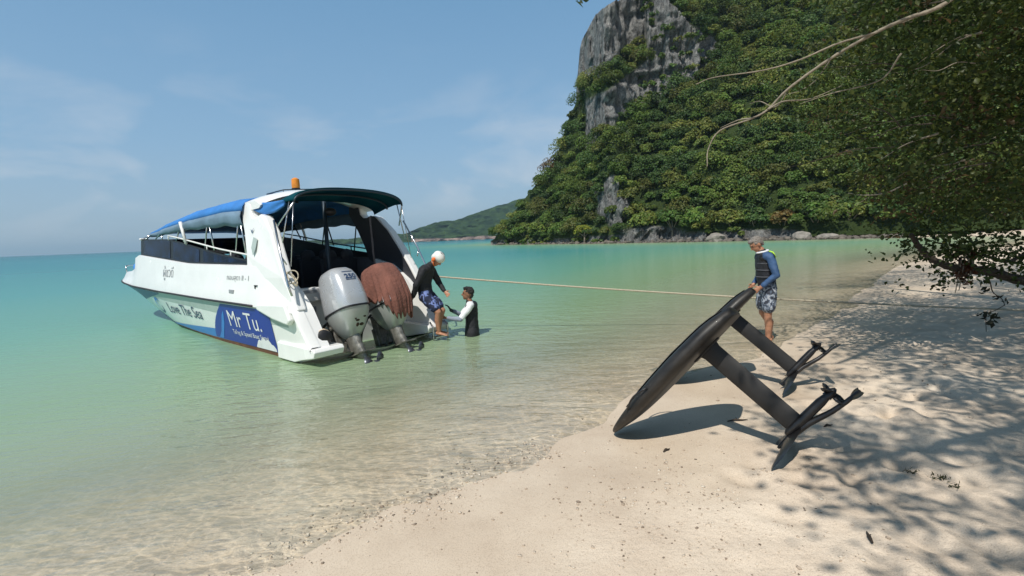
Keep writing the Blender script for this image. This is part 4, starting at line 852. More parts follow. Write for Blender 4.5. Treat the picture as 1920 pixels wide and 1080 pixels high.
# towel over the second cowl
tw = MB(); NT, NZ = 96, 26; rings = []
for i in range(NZ):
    f_ = i/(NZ-1); ring = []
    for k in range(NT):
        a_ = 2*math.pi*k/NT; fold = math.sin(a_*11+1.9*math.sin(a_*3)+f_)*.5+math.sin(a_*27+2+2*math.sin(a_*2))*.35
        aft = .5-.5*math.cos(a_)                       # 1 at the aft side
        star = .5-.5*math.sin(a_)
        length = .34+.60*aft**1.2+.12*star+.05*math.sin(a_*5+1)+(.07 if k % 4 < 2 else -.02)*aft
        if f_ < .3: g = f_/.3; sc = g; z = 1.735-.05*g**3
        else: g = (f_-.3)/.7; sc = 1; z = 1.685-length*g
        zl = max(z, .56); zz_ = [.42, .56, .76, .98, 1.15, 1.35, 1.52, 1.62, 1.685, 1.74]; l = I(zl, zz_, [.5, .6, .74, .82, .81, .77, .71, .64, .54, .40]); w = I(zl, zz_, [.36, .42, .50, .58, .57, .54, .49, .45, .39, .30]); cc = I(zl, zz_, [.05, .05, .04, .02, .02, .03, .06, .08, .10, .11])
        c, s_ = math.cos(a_), math.sin(a_); p_ = 2.8; amp = .05*max(0, f_-.3)**1.6*1.6
        x = cc+(l/2+.014+amp*fold)*math.copysign(abs(c)**(2/p_), c)*sc; y = (w/2+.014+amp*fold)*math.copysign(abs(s_)**(2/p_), s_)*sc
        ring.append((x, y, z+.01*fold*f_))
    rings.append(ring)
tw.loft(rings, cap=False); to = tw.build('towel', M['towel'], None, True); to.matrix_world = M4 @ Matrix.Translation((-.72, -.28, -.16)) @ Matrix.Rotation(TILT, 4, 'Y')
sm = to.modifiers.new('thick', 'SOLIDIFY'); sm.thickness = .012; sm.offset = 1
tag(to, 'brick red fringed towel draped over an outboard motor cowl', 'towel')
# mooring line
A = M4 @ Vector((-.12, -1.34, 1.16)); B = Vector((10.6, 8.3, .12)); rp = MB(); pts_ = []
for k in range(41):
    t_ = k/40; p = A.lerp(B, t_); p.z -= .16*4*t_*(1-t_)*.5; pts_.append(p)
rp.tube(pts_, .016, 6); tag(rp.build('mooring_rope', M['rope'], None, True), 'pale mooring rope stretched from the boat stern across to the shore', 'rope')
coil = MB(); c0 = M4 @ Vector((-.02, 1.27, 1.36))
for k in range(3): coil.tube([c0+Vector((.10*math.cos(a_+k), .09*math.sin(a_)*.6, .10*math.sin(a_)-.02*k)) for a_ in np.linspace(0, 6.28, 16)], .010, 5)
tag(coil.build('rope_coil', M['rope'], None, True), 'small coil of rope hung on the boat port quarter', 'rope')
# ------------------------------------------------------------------ two electric hydrofoil boards tipped over on the sand
def efoil(x, y, z, yaw, phi, rollb, label):
    h = Vector((math.cos(yaw), math.sin(yaw), 0)); Z = Vector((0, 0, 1)); u = math.cos(phi)*h+math.sin(phi)*Z; n = math.sin(phi)*h-math.cos(phi)*Z; w = n.cross(u)
    n2 = math.cos(rollb)*n+math.sin(rollb)*w; w2 = -math.sin(rollb)*n+math.cos(rollb)*w; c1, c2, c3 = u, -w2, -n2
    e_ = empty('hydrofoil_board'); e_.matrix_world = Matrix(((c1.x, c2.x, c3.x, x), (c1.y, c2.y, c3.y, y), (c1.z, c2.z, c3.z, z), (0, 0, 0, 1)))
    L_ = 1.53; ts = [0, .012, .04, .09, .16, .26, .38, .5, .62, .74, .84, .92, .97, 1.0]
    hw = lambda t: float(I(t, [0, .012, .04, .09, .16, .26, .38, .5, .62, .74, .84, .92, .97, 1], [.03, .07, .135, .21, .275, .335, .37, .385, .385, .375, .35, .31, .27, .215]))
    zb = lambda t: float(I(t, [0, .05, .15, .3, .5, 1], [.07, .05, .02, .003, 0, .0])); th = lambda t: float(I(t, [0, .05, .15, .35, .6, .85, 1], [.025, .06, .105, .145, .155, .14, .09]))
    m = MB(); rings = []
    for t in ts:
        a_, b_, c_ = hw(t), zb(t), th(t); ring = []
        for sx, sz in ((-.72, 0), (0, -.004), (.72, 0), (.93, .14), (1, .42), (.97, .7), (.86, .93), (.6, 1), (0, 1.05), (-.6, 1), (-.86, .93), (-.97, .7), (-1, .42), (-.93, .14)):
            ring.append((t*L_, sx*a_, b_+sz*c_))
        rings.append(ring)
    m.loft(rings); bo = m.build('board', M['board'], e_, True, auto=45); sb = bo.modifiers.new('sub', 'SUBSURF'); sb.levels = 1; sb.render_levels = 2
    m = MB(); m.loft([[(t*L_, s*hw(t)*.62, zb(t)+th(t)*1.03+.001) for s in (-1, -.5, 0, .5, 1)] for t in np.linspace(.2, .95, 12)], False, False); dp = m.build('deck_pad', M['deckpad'], bo, True); sm = dp.modifiers.new('t', 'SOLIDIFY'); sm.thickness = .005; sm.offset = 1
    m = MB(); P_ = [(t*L_, .02*math.sin(k/6*math.pi)+hw(t)+.0, .10+.03*math.sin(k/6*math.pi)) for k, t in enumerate(np.linspace(.22, .40, 7))]; m.tube(P_, .008, 6); m.build('carry_handle', M['black'], bo, True)
    m = MB(); P_ = [(t*L_, -(.02*math.sin(k/6*math.pi)+hw(t)), .10+.03*math.sin(k/6*math.pi)) for k, t in enumerate(np.linspace(.22, .40, 7))]; m.tube(P_, .008, 6); m.build('carry_handle', M['black'], bo, True)
    # mast with its base plate
    m = MB(); m.box((1.12, 0, -.006), (.28, .12, .016)); m.build('mast_plate', M['foil_mast'], e_, False, .006)
    m = MB(); rings = []
    for zz in (0, -.05, -.3, -.6, -.84):
        ch = float(I(-zz, [0, .05, .84], [.20, .165, .155])); tk = .026; rings.append([(1.124+ch*(a_-.45), s*tk*.5*(4*a_*(1-a_))**.6, zz) for a_, s in ((0, 0), (.12, 1), (.35, 1), (.65, 1), (.88, 1), (1, 0), (.88, -1), (.65, -1), (.35, -1), (.12, -1))])
    m.loft(rings); m.build('mast', M['foil_mast'], e_, True, auto=50)
    # pod with propeller, boom, wings
    m = MB(); m.tube([(1.02, 0, -.855), (1.05, 0, -.855), (1.15, 0, -.855), (1.38, 0, -.85), (1.44, 0, -.85)], [.015, .032, .038, .036, .028], 14); m.build('motor_pod', M['foil_black'], e_, True, auto=50)
    m = MB(); m.tube([(1.44, 0, -.85), (1.50, 0, -.85), (1.53, 0, -.85)], [.035, .03, .01], 12)
    for k in range(3):
        a_ = k*2.094+.5; P_ = []
        for rr, ch, tw_ in ((.02, .025, .9), (.06, .04, .7), (.10, .035, .55), (.115, .01, .5)):
            for sg in (-1, 1): P_.append((1.485+sg*ch*math.sin(tw_), rr*math.cos(a_)-sg*ch*math.cos(tw_)*math.sin(a_), -.85+rr*math.sin(a_)+sg*ch*math.cos(tw_)*math.cos(a_)))
        m.add(P_, [(0, 1, 3, 2), (2, 3, 5, 4), (4, 5, 7, 6)])
    po = m.build('propeller', M['foil_black'], e_, True, auto=50); sm = po.modifiers.new('t', 'SOLIDIFY'); sm.thickness = .007
    m = MB(); m.tube([(.90, 0, -.885), (.95, 0, -.885), (1.05, 0, -.885), (1.2, 0, -.90), (1.38, 0, -.945), (1.50, 0, -.96), (1.60, 0, -.965), (1.63, 0, -.965)], [.010, .020, .026, .025, .021, .018, .015, .007], 12); m.build('fuselage', M['foil_black'], e_, True, auto=50)
    def wing(name, xc, zc, hs, ch, droop, sweep):
        m = MB(); rings = []
        for k in range(21):
            s = -1+2*k/20; c = ch*(1-abs(s)**2.6)**.5*.96+ch*.05; xo = xc+sweep*abs(s)**2; zo = zc-droop*abs(s)**2
            rings.append([(xo+c*(a_-.4), s*hs, zo+t_*.10*c) for a_, t_ in ((0, 0), (.1, .5), (.35, .8), (.7, .45), (1, 0), (.7, -.25), (.35, -.35), (.1, -.3))])
        m.loft(rings); return m.build(name, M['foil_black'], e_, True, auto=60)
    wing('front_wing', 1.02, -.885, .39, .20, .02, -.20); wing('rear_wing', 1.57, -.965, .20, .09, .0, .04)
    return tag(e_, label, 'hydrofoil', 'electric hydrofoil boards tipped on the sand')
efoil(.942, 4.215, -.016, -.30, .868, .28, 'dark electric hydrofoil board resting on its nose and wing, nearest the camera')
efoil(1.84, 5.74, -.03, -.14, .825, .32, 'dark electric hydrofoil board held up by the standing man, behind the nearer board')
# ------------------------------------------------------------------ people
def seg(m, a, b, ra, rb, side=(0, 1, 0), n=14, cap=True):
    """tapered rounded segment with elliptical section: ra, rb = (half width along side, half depth)"""
    a, b = Vector(a), Vector(b); ra = ra if isinstance(ra, tuple) else (ra, ra); rb = rb if isinstance(rb, tuple) else (rb, rb)
    t = (b-a).normalized(); s = Vector(side); s = s-t*s.dot(t)
    if s.length < 1e-3: s = Vector((1, 0, 0)); s = s-t*s.dot(t)
    s.normalize(); d = t.cross(s); rings = []
    for k in (-1, -.87, -.5, 0):
        f_ = math.sqrt(max(.004, 1-k*k)); c = a+t*k*min(ra); rings.append([c+(s*math.cos(q)*ra[0]+d*math.sin(q)*ra[1])*f_ for q in np.linspace(0, 2*math.pi, n, endpoint=False)])
    for k in (.33, .66):
        c = a.lerp(b, k); r = [ra[i]*(1-k)+rb[i]*k for i in (0, 1)]; rings.append([c+s*math.cos(q)*r[0]+d*math.sin(q)*r[1] for q in np.linspace(0, 2*math.pi, n, endpoint=False)])
    for k in (0, .5, .87, 1):
        f_ = math.sqrt(max(.004, 1-k*k)); c = b+t*k*min(rb); rings.append([c+(s*math.cos(q)*rb[0]+d*math.sin(q)*rb[1])*f_ for q in np.linspace(0, 2*math.pi, n, endpoint=False)])
    m.loft(rings)
def skin(m, name, mat, parent, vox=.009, it=4):
    o = m.build(name, mat, parent, True); r = o.modifiers.new('remesh', 'REMESH'); r.mode = 'VOXEL'; r.voxel_size = vox; r.use_smooth_shade = True
    s = o.modifiers.new('smooth', 'SMOOTH'); s.factor = .5; s.iterations = it
    if name != 'body' and name not in ('helmet', 'glove'):                                          # folds in cloth, tousled hair
        tx = bpy.data.textures.get('hair' if name == 'hair' else 'folds')
        if tx is None: tx = bpy.data.textures.new('hair' if name == 'hair' else 'folds', 'CLOUDS'); tx.noise_scale = .035 if name == 'hair' else .11; tx.noise_depth = 3
        d = o.modifiers.new('folds', 'DISPLACE'); d.texture = tx; d.texture_coords = 'LOCAL'; d.strength = .035 if name == 'hair' else .028; d.mid_level = .5 if name == 'hair' else .36
    return o
def hand(m, w, dirv, palm_n, thumb, curl=.5):
    """palm and five fingers; dirv points along the hand, palm_n out of the palm, thumb = side the thumb leaves"""
    w = Vector(w); d = Vector(dirv).normalized(); pn = Vector(palm_n); pn = (pn-d*pn.dot(d)).normalized(); sd = d.cross(pn).normalized()*thumb
    e = w+d*.085; seg(m, w, e, (.026, .020), (.042, .016), sd, 10)
    for k, (off, L_) in enumerate(((.034, .070), (.011, .080), (-.013, .074), (-.036, .058))):
        b = e+sd*off; c1 = (d*math.cos(curl*.5)+pn*math.sin(curl*.5)+sd*off*2.2).normalized(); c2 = (d*math.cos(curl*1.6)+pn*math.sin(curl*1.6)+sd*off*2.0).normalized()
        m1 = b+c1*L_*.55; seg(m, b, m1, .0098, .009, sd, 8); seg(m, m1, m1+c2*L_*.5, .009, .0075, sd, 8)
    b = w+d*.03+sd*.032; t1 = (d*.7+sd*.75+pn*.25).normalized(); t2 = (d*.95+sd*.35+pn*.35).normalized(); m1 = b+t1*.045; seg(m, b, m1, .013, .011, pn, 8); seg(m, m1, m1+t2*.035, .011, .009, pn, 8)
def foot(m, an, fdir):
    an = Vector(an); f_ = Vector(fdir).normalized(); seg(m, an+Vector((0, 0, -.035))-f_*.035, an+f_*.13+Vector((0, 0, -.052)), (.038, .036), (.045, .02), f_.cross(Vector((0, 0, 1))), 10)
    for k in range(5):
        sd = f_.cross(Vector((0, 0, 1))); b = an+f_*.14+sd*(.034-.017*k)+Vector((0, 0, -.057)); seg(m, b, b+f_*(.045-.005*abs(k-1)), .011, .009, sd, 6)
def head(m, c, fdir, updir):
    c = Vector(c); f_ = Vector(fdir).normalized(); u_ = Vector(updir); u_ = (u_-f_*u_.dot(f_)).normalized(); s = u_.cross(f_); R = Matrix((f_, s, u_)).transposed()
    m.ell(c+u_*.02-f_*.01, (.098, .077, .098), 18, 12, R); m.ell(c-u_*.045+f_*.022, (.070, .058, .072), 16, 10, R); m.ell(c-u_*.095+f_*.055, (.028, .032, .022), 10, 8, R)
    seg(m, c+f_*.088+u_*.012, c+f_*.108-u_*.028, (.010, .012), (.016, .014), s, 8)                  # nose
    seg(m, c+f_*.082-u_*.062+s*.018, c+f_*.082-u_*.062-s*.018, .008, .008, u_, 8)                   # lips
    seg(m, c+f_*.085+u_*.035+s*.03, c+f_*.085+u_*.035-s*.03, .010, .010, u_, 8)                    # brow
    for q in (-1, 1): m.ell(c+s*q*.078-f_*.012-u_*.012, (.020, .008, .032), 10, 8, R)
    return f_, s, u_, R
def eyes(c, fr, parent):
    f_, s, u_, R = fr
    for q in (-1, 1): m = MB(); m.ell(Vector(c)+f_*.086+u_*.012+s*q*.030, (.008, .013, .007), 8, 6, R); m.build('eye', M['black'], parent, True)

# -- man standing by the boards
gx, gy = 4.21, 7.81; man = empty('person', (gx, gy, gz(gx, gy)-.01), math.pi-.12)
tag(man, 'man in black vest, blue sleeves and camouflage shorts standing holding a board', 'person', 'people around the boat')
b = MB()
for s in (1, -1):
    hp, kn, an = (.03, s*.10, .90), (.05, s*.105, .48), (-.01+.05*s, s*.10, .09)
    seg(b, hp, kn, .088, .062); seg(b, kn, (-.015+.05*s, s*.10, .30), .058, .058); seg(b, (-.015+.05*s, s*.10, .32), an, .056, .040); foot(b, an, (1, s*.15, 0))
seg(b, (.03, 0, .92), (.05, 0, 1.06), (.16, .11), (.15, .105)); seg(b, (.05, 0, 1.08), (.07, 0, 1.34), (.15, .11), (.17, .115)); seg(b, (.08, 0, 1.40), (.14, 0, 1.53), (.07, .065), (.055, .055))
HC = Vector((.21, 0, 1.615)); frm = head(b, HC, (.80, .05, -.60), (.55, 0, .83))
LA = [(.06, .19, 1.40), (.00, .28, 1.13), (.20, .20, .935)]; RA = [(.08, -.19, 1.40), (.02, -.27, 1.13), (.20, -.13, .94)]
for P_, q in ((LA, 1), (RA, -1)):
    seg(b, P_[0], P_[1], .055, .043); seg(b, P_[1], P_[2], .043, .029); hand(b, P_[2], (Vector(P_[2])-Vector(P_[1])).normalized()+Vector((.3, 0, -.1)), (.25, -q*.8, -.4), -q, .9)
mb_ = skin(b, 'body', M['skin'], man, .008, 3)
eyes(HC, frm, man)
m = MB(); f_, s, u_, R = frm; m.ell(HC+u_*.038-f_*.028, (.095, .084, .092), 18, 12, R); m.ell(HC+u_*.085+f_*.035, (.055, .066, .035), 14, 8, R); m.ell(HC-f_*.075-u_*.02, (.035, .062, .055), 12, 8, R); skin(m, 'hair', M['hair_grey'], man, .008, 2)
m = MB()
for P_ in (LA, RA): seg(m, P_[0], P_[1], .064, .050); seg(m, P_[1], Vector(P_[1]).lerp(Vector(P_[2]), .85), .049, .036)
seg(m, (.08, -.15, 1.42), (.08, .15, 1.42), (.075, .085), (.075, .085), (0, 0, 1)); skin(m, 'blue_sleeves', M['blue_lycra'], man, .01, 4)
m = MB(); seg(m, (.04, 0, .99), (.06, 0, 1.12), (.165, .132), (.166, .136)); seg(m, (.06, 0, 1.12), (.075, 0, 1.36), (.166, .136), (.170, .140)); seg(m, (.075, -.10, 1.40), (.075, .10, 1.40), (.085, .125), (.085, .125), (0, 0, 1)); seg(m, (.09, 0, 1.42), (.12, 0, 1.475), (.085, .085), (.075, .075)); v_ = skin(m, 'vest', M['vest_black'], man, .012, 3)
for zz in (1.09, 1.20, 1.31):
    m = MB(); P_ = [(.065+.143*math.cos(a_), .172*math.sin(a_), zz) for a_ in np.linspace(0, 2*math.pi, 25)]; m.tube(P_, .007, 6, False); m.build('strap', M['liner'], v_, True)
m = MB(); m.tube([(.03, .05, 1.50), (-.02, .08, 1.48), (-.055, .10, 1.40)], .013, 8); m.build('strap', M['lime'], v_, True)
m = MB(); P_ = [(.115+.085*math.cos(a_), .088*math.sin(a_), 1.495+.02*math.cos(a_)*-1) for a_ in np.linspace(0, 2*math.pi, 21)]; m.tube(P_, .016, 8, False); m.build('collar', M['white_lycra'], man, True)
m = MB(); seg(m, (.03, 0, .90), (.035, 0, 1.00), (.178, .13), (.172, .125))
for s in (1, -1): seg(m, (.03, s*.09, .90), (.045, s*.108, .60), .112, .108)
skin(m, 'shorts', M['camo'], man, .011, 3)

# -- helper standing in the water
wd = empty('person', (-.80, 9.15, -.76), math.pi+.05)
tag(wd, 'dark haired man in white sleeved black rash vest standing waist deep with arms reaching out', 'person', 'people around the boat')
b = MB()
for s in (1, -1):
    hp, kn, an = (.0, s*.10, .88), (.04, s*.12, .47), (-.02, s*.13, .09); seg(b, hp, kn, .085, .058); seg(b, kn, (-.01, s*.125, .30), .055, .054); seg(b, (-.01, s*.125, .31), an, .052, .038); foot(b, an, (1, s*.2, 0))
seg(b, (0, 0, .90), (.0, 0, 1.03), (.15, .10), (.14, .095)); seg(b, (0, 0, 1.05), (.0, 0, 1.28), (.14, .10), (.155, .105)); seg(b, (.01, 0, 1.34), (.03, 0, 1.46), (.062, .06), (.05, .05))
HC = Vector((.055, 0, 1.565)); frm = head(b, HC, (1, .06, .08), (-.05, 0, 1))
LA = [(.01, .18, 1.345), (.20, .26, 1.12), (.46, .17, 1.14)]; RA = [(.02, -.17, 1.345), (.20, -.20, 1.13), (.40, -.14, 1.24)]
for P_, q in ((LA, 1), (RA, -1)): seg(b, P_[0], P_[1], .048, .038); seg(b, P_[1], P_[2], .038, .027)
hand(b, LA[2], (1, -.2, .12), (.1, -.6, .7), -1, .5); skin(b, 'body', M['skin_dark'], wd, .008, 3); eyes(HC, frm, wd)
m = MB(); hand(m, RA[2], (.55, 0, .85), (.8, .3, -.45), 1, .45); seg(m, Vector(RA[2])-Vector((.05, .01, .03)), RA[2], .032, .034); skin(m, 'glove', M['glove'], wd, .007, 2)
m = MB(); f_, s, u_, R = frm; m.ell(HC+u_*.045-f_*.030, (.095, .086, .092), 18, 12, R); m.ell(HC+u_*.10+f_*.03, (.062, .068, .038), 14, 8, R); m.ell(HC-f_*.07-u_*.02, (.042, .066, .065), 12, 8, R); skin(m, 'hair', M['hair_dark'], wd, .008, 2)
m = MB()
for P_ in (LA, RA): seg(m, P_[0], Vector(P_[0]).lerp(Vector(P_[1]), .9), .062, .050)
seg(m, (.01, -.15, 1.355), (.01, .15, 1.355), (.068, .078), (.068, .078), (0, 0, 1)); skin(m, 'white_sleeves', M['white_lycra'], wd, .01, 3)
for P_ in (LA, RA):
    m = MB(); seg(m, Vector(P_[0]).lerp(Vector(P_[1]), .86), P_[1], .047, .045); seg(m, P_[1], Vector(P_[1]).lerp(Vector(P_[2]), .88), .044, .034)
    skin(m, 'forearm_sleeve', M['grey_lycra'], wd, .009, 3)
m = MB(); seg(m, (0, 0, .74), (0, 0, 1.03), (.19, .14), (.165, .120)); seg(m, (0, 0, 1.03), (.0, 0, 1.27), (.158, .118), (.165, .125)); seg(m, (.06, 0, 1.28), (.04, 0, 1.41), (.06, .06), (.055, .05)); seg(m, (-.05, -.09, 1.33), (-.05, .09, 1.33), (.08, .07), (.08, .07), (0, 0, 1))
for s in (1, -1): seg(m, (0, s*.09, .84), (.04, s*.12, .40), .115, .09)
skin(m, 'black_rash_vest', M['neoprene'], wd, .011, 3)

# -- passenger in a white helmet on the ladder
hl = empty('person', (-1.44, 8.84, .085), -.22)
tag(hl, 'person in white helmet, black top and blue shorts stepping down the boat ladder', 'person', 'people around the boat')
b = MB(); 
for s in (1, -1):
    hp, kn, an = (-.17, s*.10, .74), (.10, s*.105-.01, .45), (.02+.06*(s < 0), s*.075, .085); seg(b, hp, kn, .088, .060); mid = Vector(kn).lerp(Vector(an), .42)+Vector((-.02, 0, 0)); seg(b, kn, mid, .056, .056); seg(b, mid, an, .055, .038); foot(b, an, (1, s*.18, -.05))
seg(b, (-.18, 0, .78), (-.20, 0, .92), (.155, .11), (.145, .10)); seg(b, (-.20, 0, .92), (-.14, 0, 1.18), (.145, .105), (.165, .11)); seg(b, (-.09, 0, 1.26), (.02, 0, 1.36), (.065, .06), (.052, .052))
HC = Vector((.10, 0, 1.415)); frm = head(b, HC, (.62, -.12, -.78), (.75, 0, .66))
LA = [(-.10, .18, 1.22), (.0, .25, .97), (.14, .16, .80)]; RA = [(-.12, -.18, 1.22), (-.24, -.25, .97), (-.34, -.20, .74)]
for P_, q in ((LA, 1), (RA, -1)): seg(b, P_[0], P_[1], .05, .04); seg(b, P_[1], P_[2], .04, .028); hand(b, P_[2], (Vector(P_[2])-Vector(P_[1])).normalized()+Vector((-.3 if q < 0 else .3, 0, 0)), (0, 0, -1) if q < 0 else (.2, -1, 0), -q, .5)
skin(b, 'body', M['skin'], hl, .008, 3); eyes(HC, frm, hl)
m = MB(); f_, s, u_, R = frm; m.ell(HC+u_*.05-f_*.012, (.125, .108, .098), 20, 14, R); m.ell(HC-f_*.065+u_*.0, (.065, .098, .085), 16, 10, R); he = skin(m, 'helmet', M['helmet'], hl, .008, 3)
m = MB()
for q in (-1, 1): m.ell(HC+s*q*.095-u_*.035-f_*.02, (.034, .020, .045), 12, 8, R)
m.tube([HC+s*.09-u_*.05+f_*.0, HC+s*.06-u_*.11+f_*.045, HC-u_*.125+f_*.055, HC-s*.06-u_*.11+f_*.045, HC-s*.09-u_*.05], .010, 6); m.build('ear_pad', M['orange_cloth'], he, True)
m = MB()
for k in (-1, 0, 1): m = MB(); m.ell(HC+u_*.142+s*k*.04-f_*.02, (.03, .008, .006), 8, 6, R); m.build('vent_slot', M['black'], he, True)
m = MB(); seg(m, (-.18, 0, .86), (-.20, 0, .98), (.178, .13), (.172, .13)); seg(m, (-.20, 0, .98), (-.15, 0, 1.18), (.172, .13), (.19, .14)); seg(m, (-.12, -.13, 1.23), (-.12, .13, 1.23), (.075, .10), (.075, .10), (0, 0, 1)); seg(m, (-.10, 0, 1.25), (-.03, 0, 1.32), (.085, .08), (.072, .07))
for P_ in (LA, RA): seg(m, P_[0], P_[1], .066, .055); seg(m, P_[1], Vector(P_[1]).lerp(Vector(P_[2]), .93), .055, .040)
skin(m, 'black_top', M['neoprene'], hl, .011, 3)
m = MB(); seg(m, (-.17, 0, .76), (-.18, 0, .86), (.175, .13), (.170, .125))
for s in (1, -1): seg(m, (-.16, s*.09, .74), (.03, s*.105, .54), .112, .098)
skin(m, 'shorts', M['blueshorts'], hl, .011, 3)
# ------------------------------------------------------------------ tree leaning over the beach from the right
def at(px, py, Y):
    """point at forward distance Y on the sight line of a pixel of the photograph"""
    d = fw+(px-960)/F_PX*rt-(py-540)/F_PX*up; return CAM+d*(Y/d.y)
def curve(P, n=8):
    """Catmull-Rom through control points"""
    P = [Vector(p) for p in P]; P = [P[0]*2-P[1]]+P+[P[-1]*2-P[-2]]; out = []
    for i in range(1, len(P)-2):
        for k in range(n):
            t = k/n; out.append(.5*((2*P[i])+(-P[i-1]+P[i+1])*t+(2*P[i-1]-5*P[i]+4*P[i+1]-P[i+2])*t*t+(-P[i-1]+3*P[i]-3*P[i+1]+P[i+2])*t**3))
    return out+[P[-2]]
tree = empty('overhanging_tree', (10.6, 8.2, gz(10.6, 8.2)-.1)); tree_inv = Vector(tree.location)
tag(tree, 'big dark leafy tree leaning over the beach with pale branches and dappled shade', 'tree')
def limb(name, P, r0_, r1_, mat, n=8, seg_=8):
    Q = curve(P, seg_); k = len(Q); m = MB(); rs = [(r0_+(r1_-r0_)*(i/(k-1)))*(1+.12*math.sin(i*2.3)) for i in range(k)]
    m.tube([q-tree_inv for q in Q], rs, n); return m.build(name, mat, tree, True), Q
T0 = Vector((10.6, 8.2, .3)); FK = Vector((10.0, 7.6, 2.6))
limb('trunk', [T0+Vector((.1, .1, -.5)), T0, (10.4, 7.9, 1.4), FK, (9.6, 6.6, 4.4), (8.6, 5.4, 6.2)], .34, .14, M['bark_dark'], 12)
# low branch reaching out over the sand
D = [Vector((10.3, 7.8, 1.9)), at(2080, 560, 7.2), at(1920, 527, 6.8), at(1850, 508, 6.6), at(1800, 505, 6.5), at(1755, 490, 6.4), at(1728, 468, 6.4), at(1708, 440, 6.3)]
_, QD = limb('low_branch', D, .085, .028, M['bark_dark'], 9)
limb('low_branch', [at(1960, 545, 6.8), at(1900, 520, 6.6), at(1860, 512, 6.6), at(1830, 514, 6.6)], .03, .014, M['bark_dark'], 6)
limb('low_branch', [at(1935, 470, 7.0), at(1890, 490, 6.8), at(1850, 480, 6.7), at(1800, 462, 6.7), at(1755, 455, 6.6)], .03, .010, M['bark_dark'], 6)
# pale limbs overhead
_, QC = limb('pale_limb', [Vector((8.6, 5.4, 6.2)), at(1900, -90, 5.2), at(1775, 5, 5.2), at(1700, 35, 5.3), at(1640, 62, 5.4), at(1560, 108, 5.6), at(1480, 165, 5.8), at(1440, 205, 5.9), at(1410, 222, 5.9), at(1350, 245, 6.0), at(1328, 280, 6.0), at(1326, 312, 5.9)], .025, .005, M['bark_pale'], 9)
limb('pale_limb', [at(1640, 62, 5.4), at(1570, 82, 5.4), at(1500, 112, 5.5), at(1430, 132, 5.6), at(1340, 145, 5.7), at(1305, 158, 5.7)], .012, .004, M['bark_pale'], 7)
for P_ in ([(1780, 0), (1720, 12), (1690, 30)], [(1940, 140), (1880, 152), (1820, 178), (1760, 190)], [(1860, 405), (1800, 360), (1750, 352), (1690, 358)], [(1700, 345), (1660, 362), (1620, 366), (1590, 362)], [(1690, 100), (1650, 150), (1560, 175), (1500, 195)], [(1440, 205), (1470, 190), (1520, 185), (1580, 160)], [(1990, 300), (1920, 290), (1850, 305), (1790, 330)], [(1760, 250), (1700, 270), (1650, 300)], [(1560, 108), (1530, 150), (1500, 170), (1470, 178)], [(1410, 222), (1385, 225), (1350, 240)], [(1480, 165), (1455, 200), (1425, 190), (1405, 195)], [(1840, 60), (1790, 80), (1740, 120), (1700, 135)], [(1920, 230), (1870, 240), (1830, 260)], [(1810, 300), (1770, 310), (1720, 305)], [(1900, 350), (1860, 345), (1800, 355)]):
    Y = 5.4+rng.uniform(0, 2.5); limb('twig', [at(x, y, Y+.2*k) for k, (x, y) in enumerate(P_)], .011, .003, M['bark_pale'], 6)
# limbs over the camera that hold the crown which shades the sand
for P_ in ([(8.6, 5.4, 6.2), (6.5, 4.6, 6.6), (4.2, 3.6, 6.6), (2.2, 2.4, 6.2)], [(9.6, 6.6, 4.4), (7.5, 3.0, 5.6), (4.5, .2, 5.8), (1.5, -1.2, 5.4)], [(8.6, 5.4, 6.2), (8.0, 7.5, 8.2), (7.2, 9.2, 9.4)], [(7.5, 3.0, 5.6), (5.0, 1.8, 5.4), (2.6, .8, 5.2), (.8, .4, 5.0)]):
    limb('limb', [Vector(p) for p in P_], .12, .03, M['bark_dark'], 8)
LC, LN, LS, LT = [], [], [], []
def cluster(c, n, rad, size, tint, up_bias=.5):
    c = np.asarray(c, float); P_ = c+rng.normal(size=(n, 3))*rad*np.array([.55, .55, .38]); LC.append(P_); LN.append(rng.normal(size=(n, 3))*.7+np.array([0, 0, up_bias]))
    s = size*rng.uniform(.6, 1.3, n); LS.append(np.stack([s, s*rng.uniform(.42, .62, n)], 1)); t = np.asarray(tint)[None, :]*rng.uniform(.6, 1.5, (n, 1)); LT.append(t)
DG = (.038, .060, .013); OL = (.080, .098, .021)
# leaves along the low branch
for q in QD[16:]:
    for _ in range(3):
        o_ = rng.normal(size=3)*np.array([.22, .3, .16])+np.array([.02, 0, .16]); cluster(np.array(q)+o_, 9, .15, .085, DG)
for px, py in [(1745, 440), (1770, 452), (1800, 455), (1830, 445), (1860, 455), (1890, 450), (1915, 460), (1780, 470), (1820, 475), (1850, 490), (1880, 480), (1910, 495), (1760, 500), (1790, 520), (1750, 520), (1870, 430), (1900, 432), (1835, 460), (1895, 468), (1925, 480)]:
    for _ in range(3): cluster(at(px+rng.normal()*14, py+rng.normal()*9, 6.3+rng.uniform(0, 1.0)), 11, .16, .085, DG)
leaf_mesh('leaf_spray', np.concatenate(LC)-np.array(tree_inv)[None, :], np.concatenate(LN), np.concatenate(LS)*np.array([.78, .95]), np.concatenate(LT), M['leaf_near'], tree, .15, True); LC, LN, LS, LT = [], [], [], []
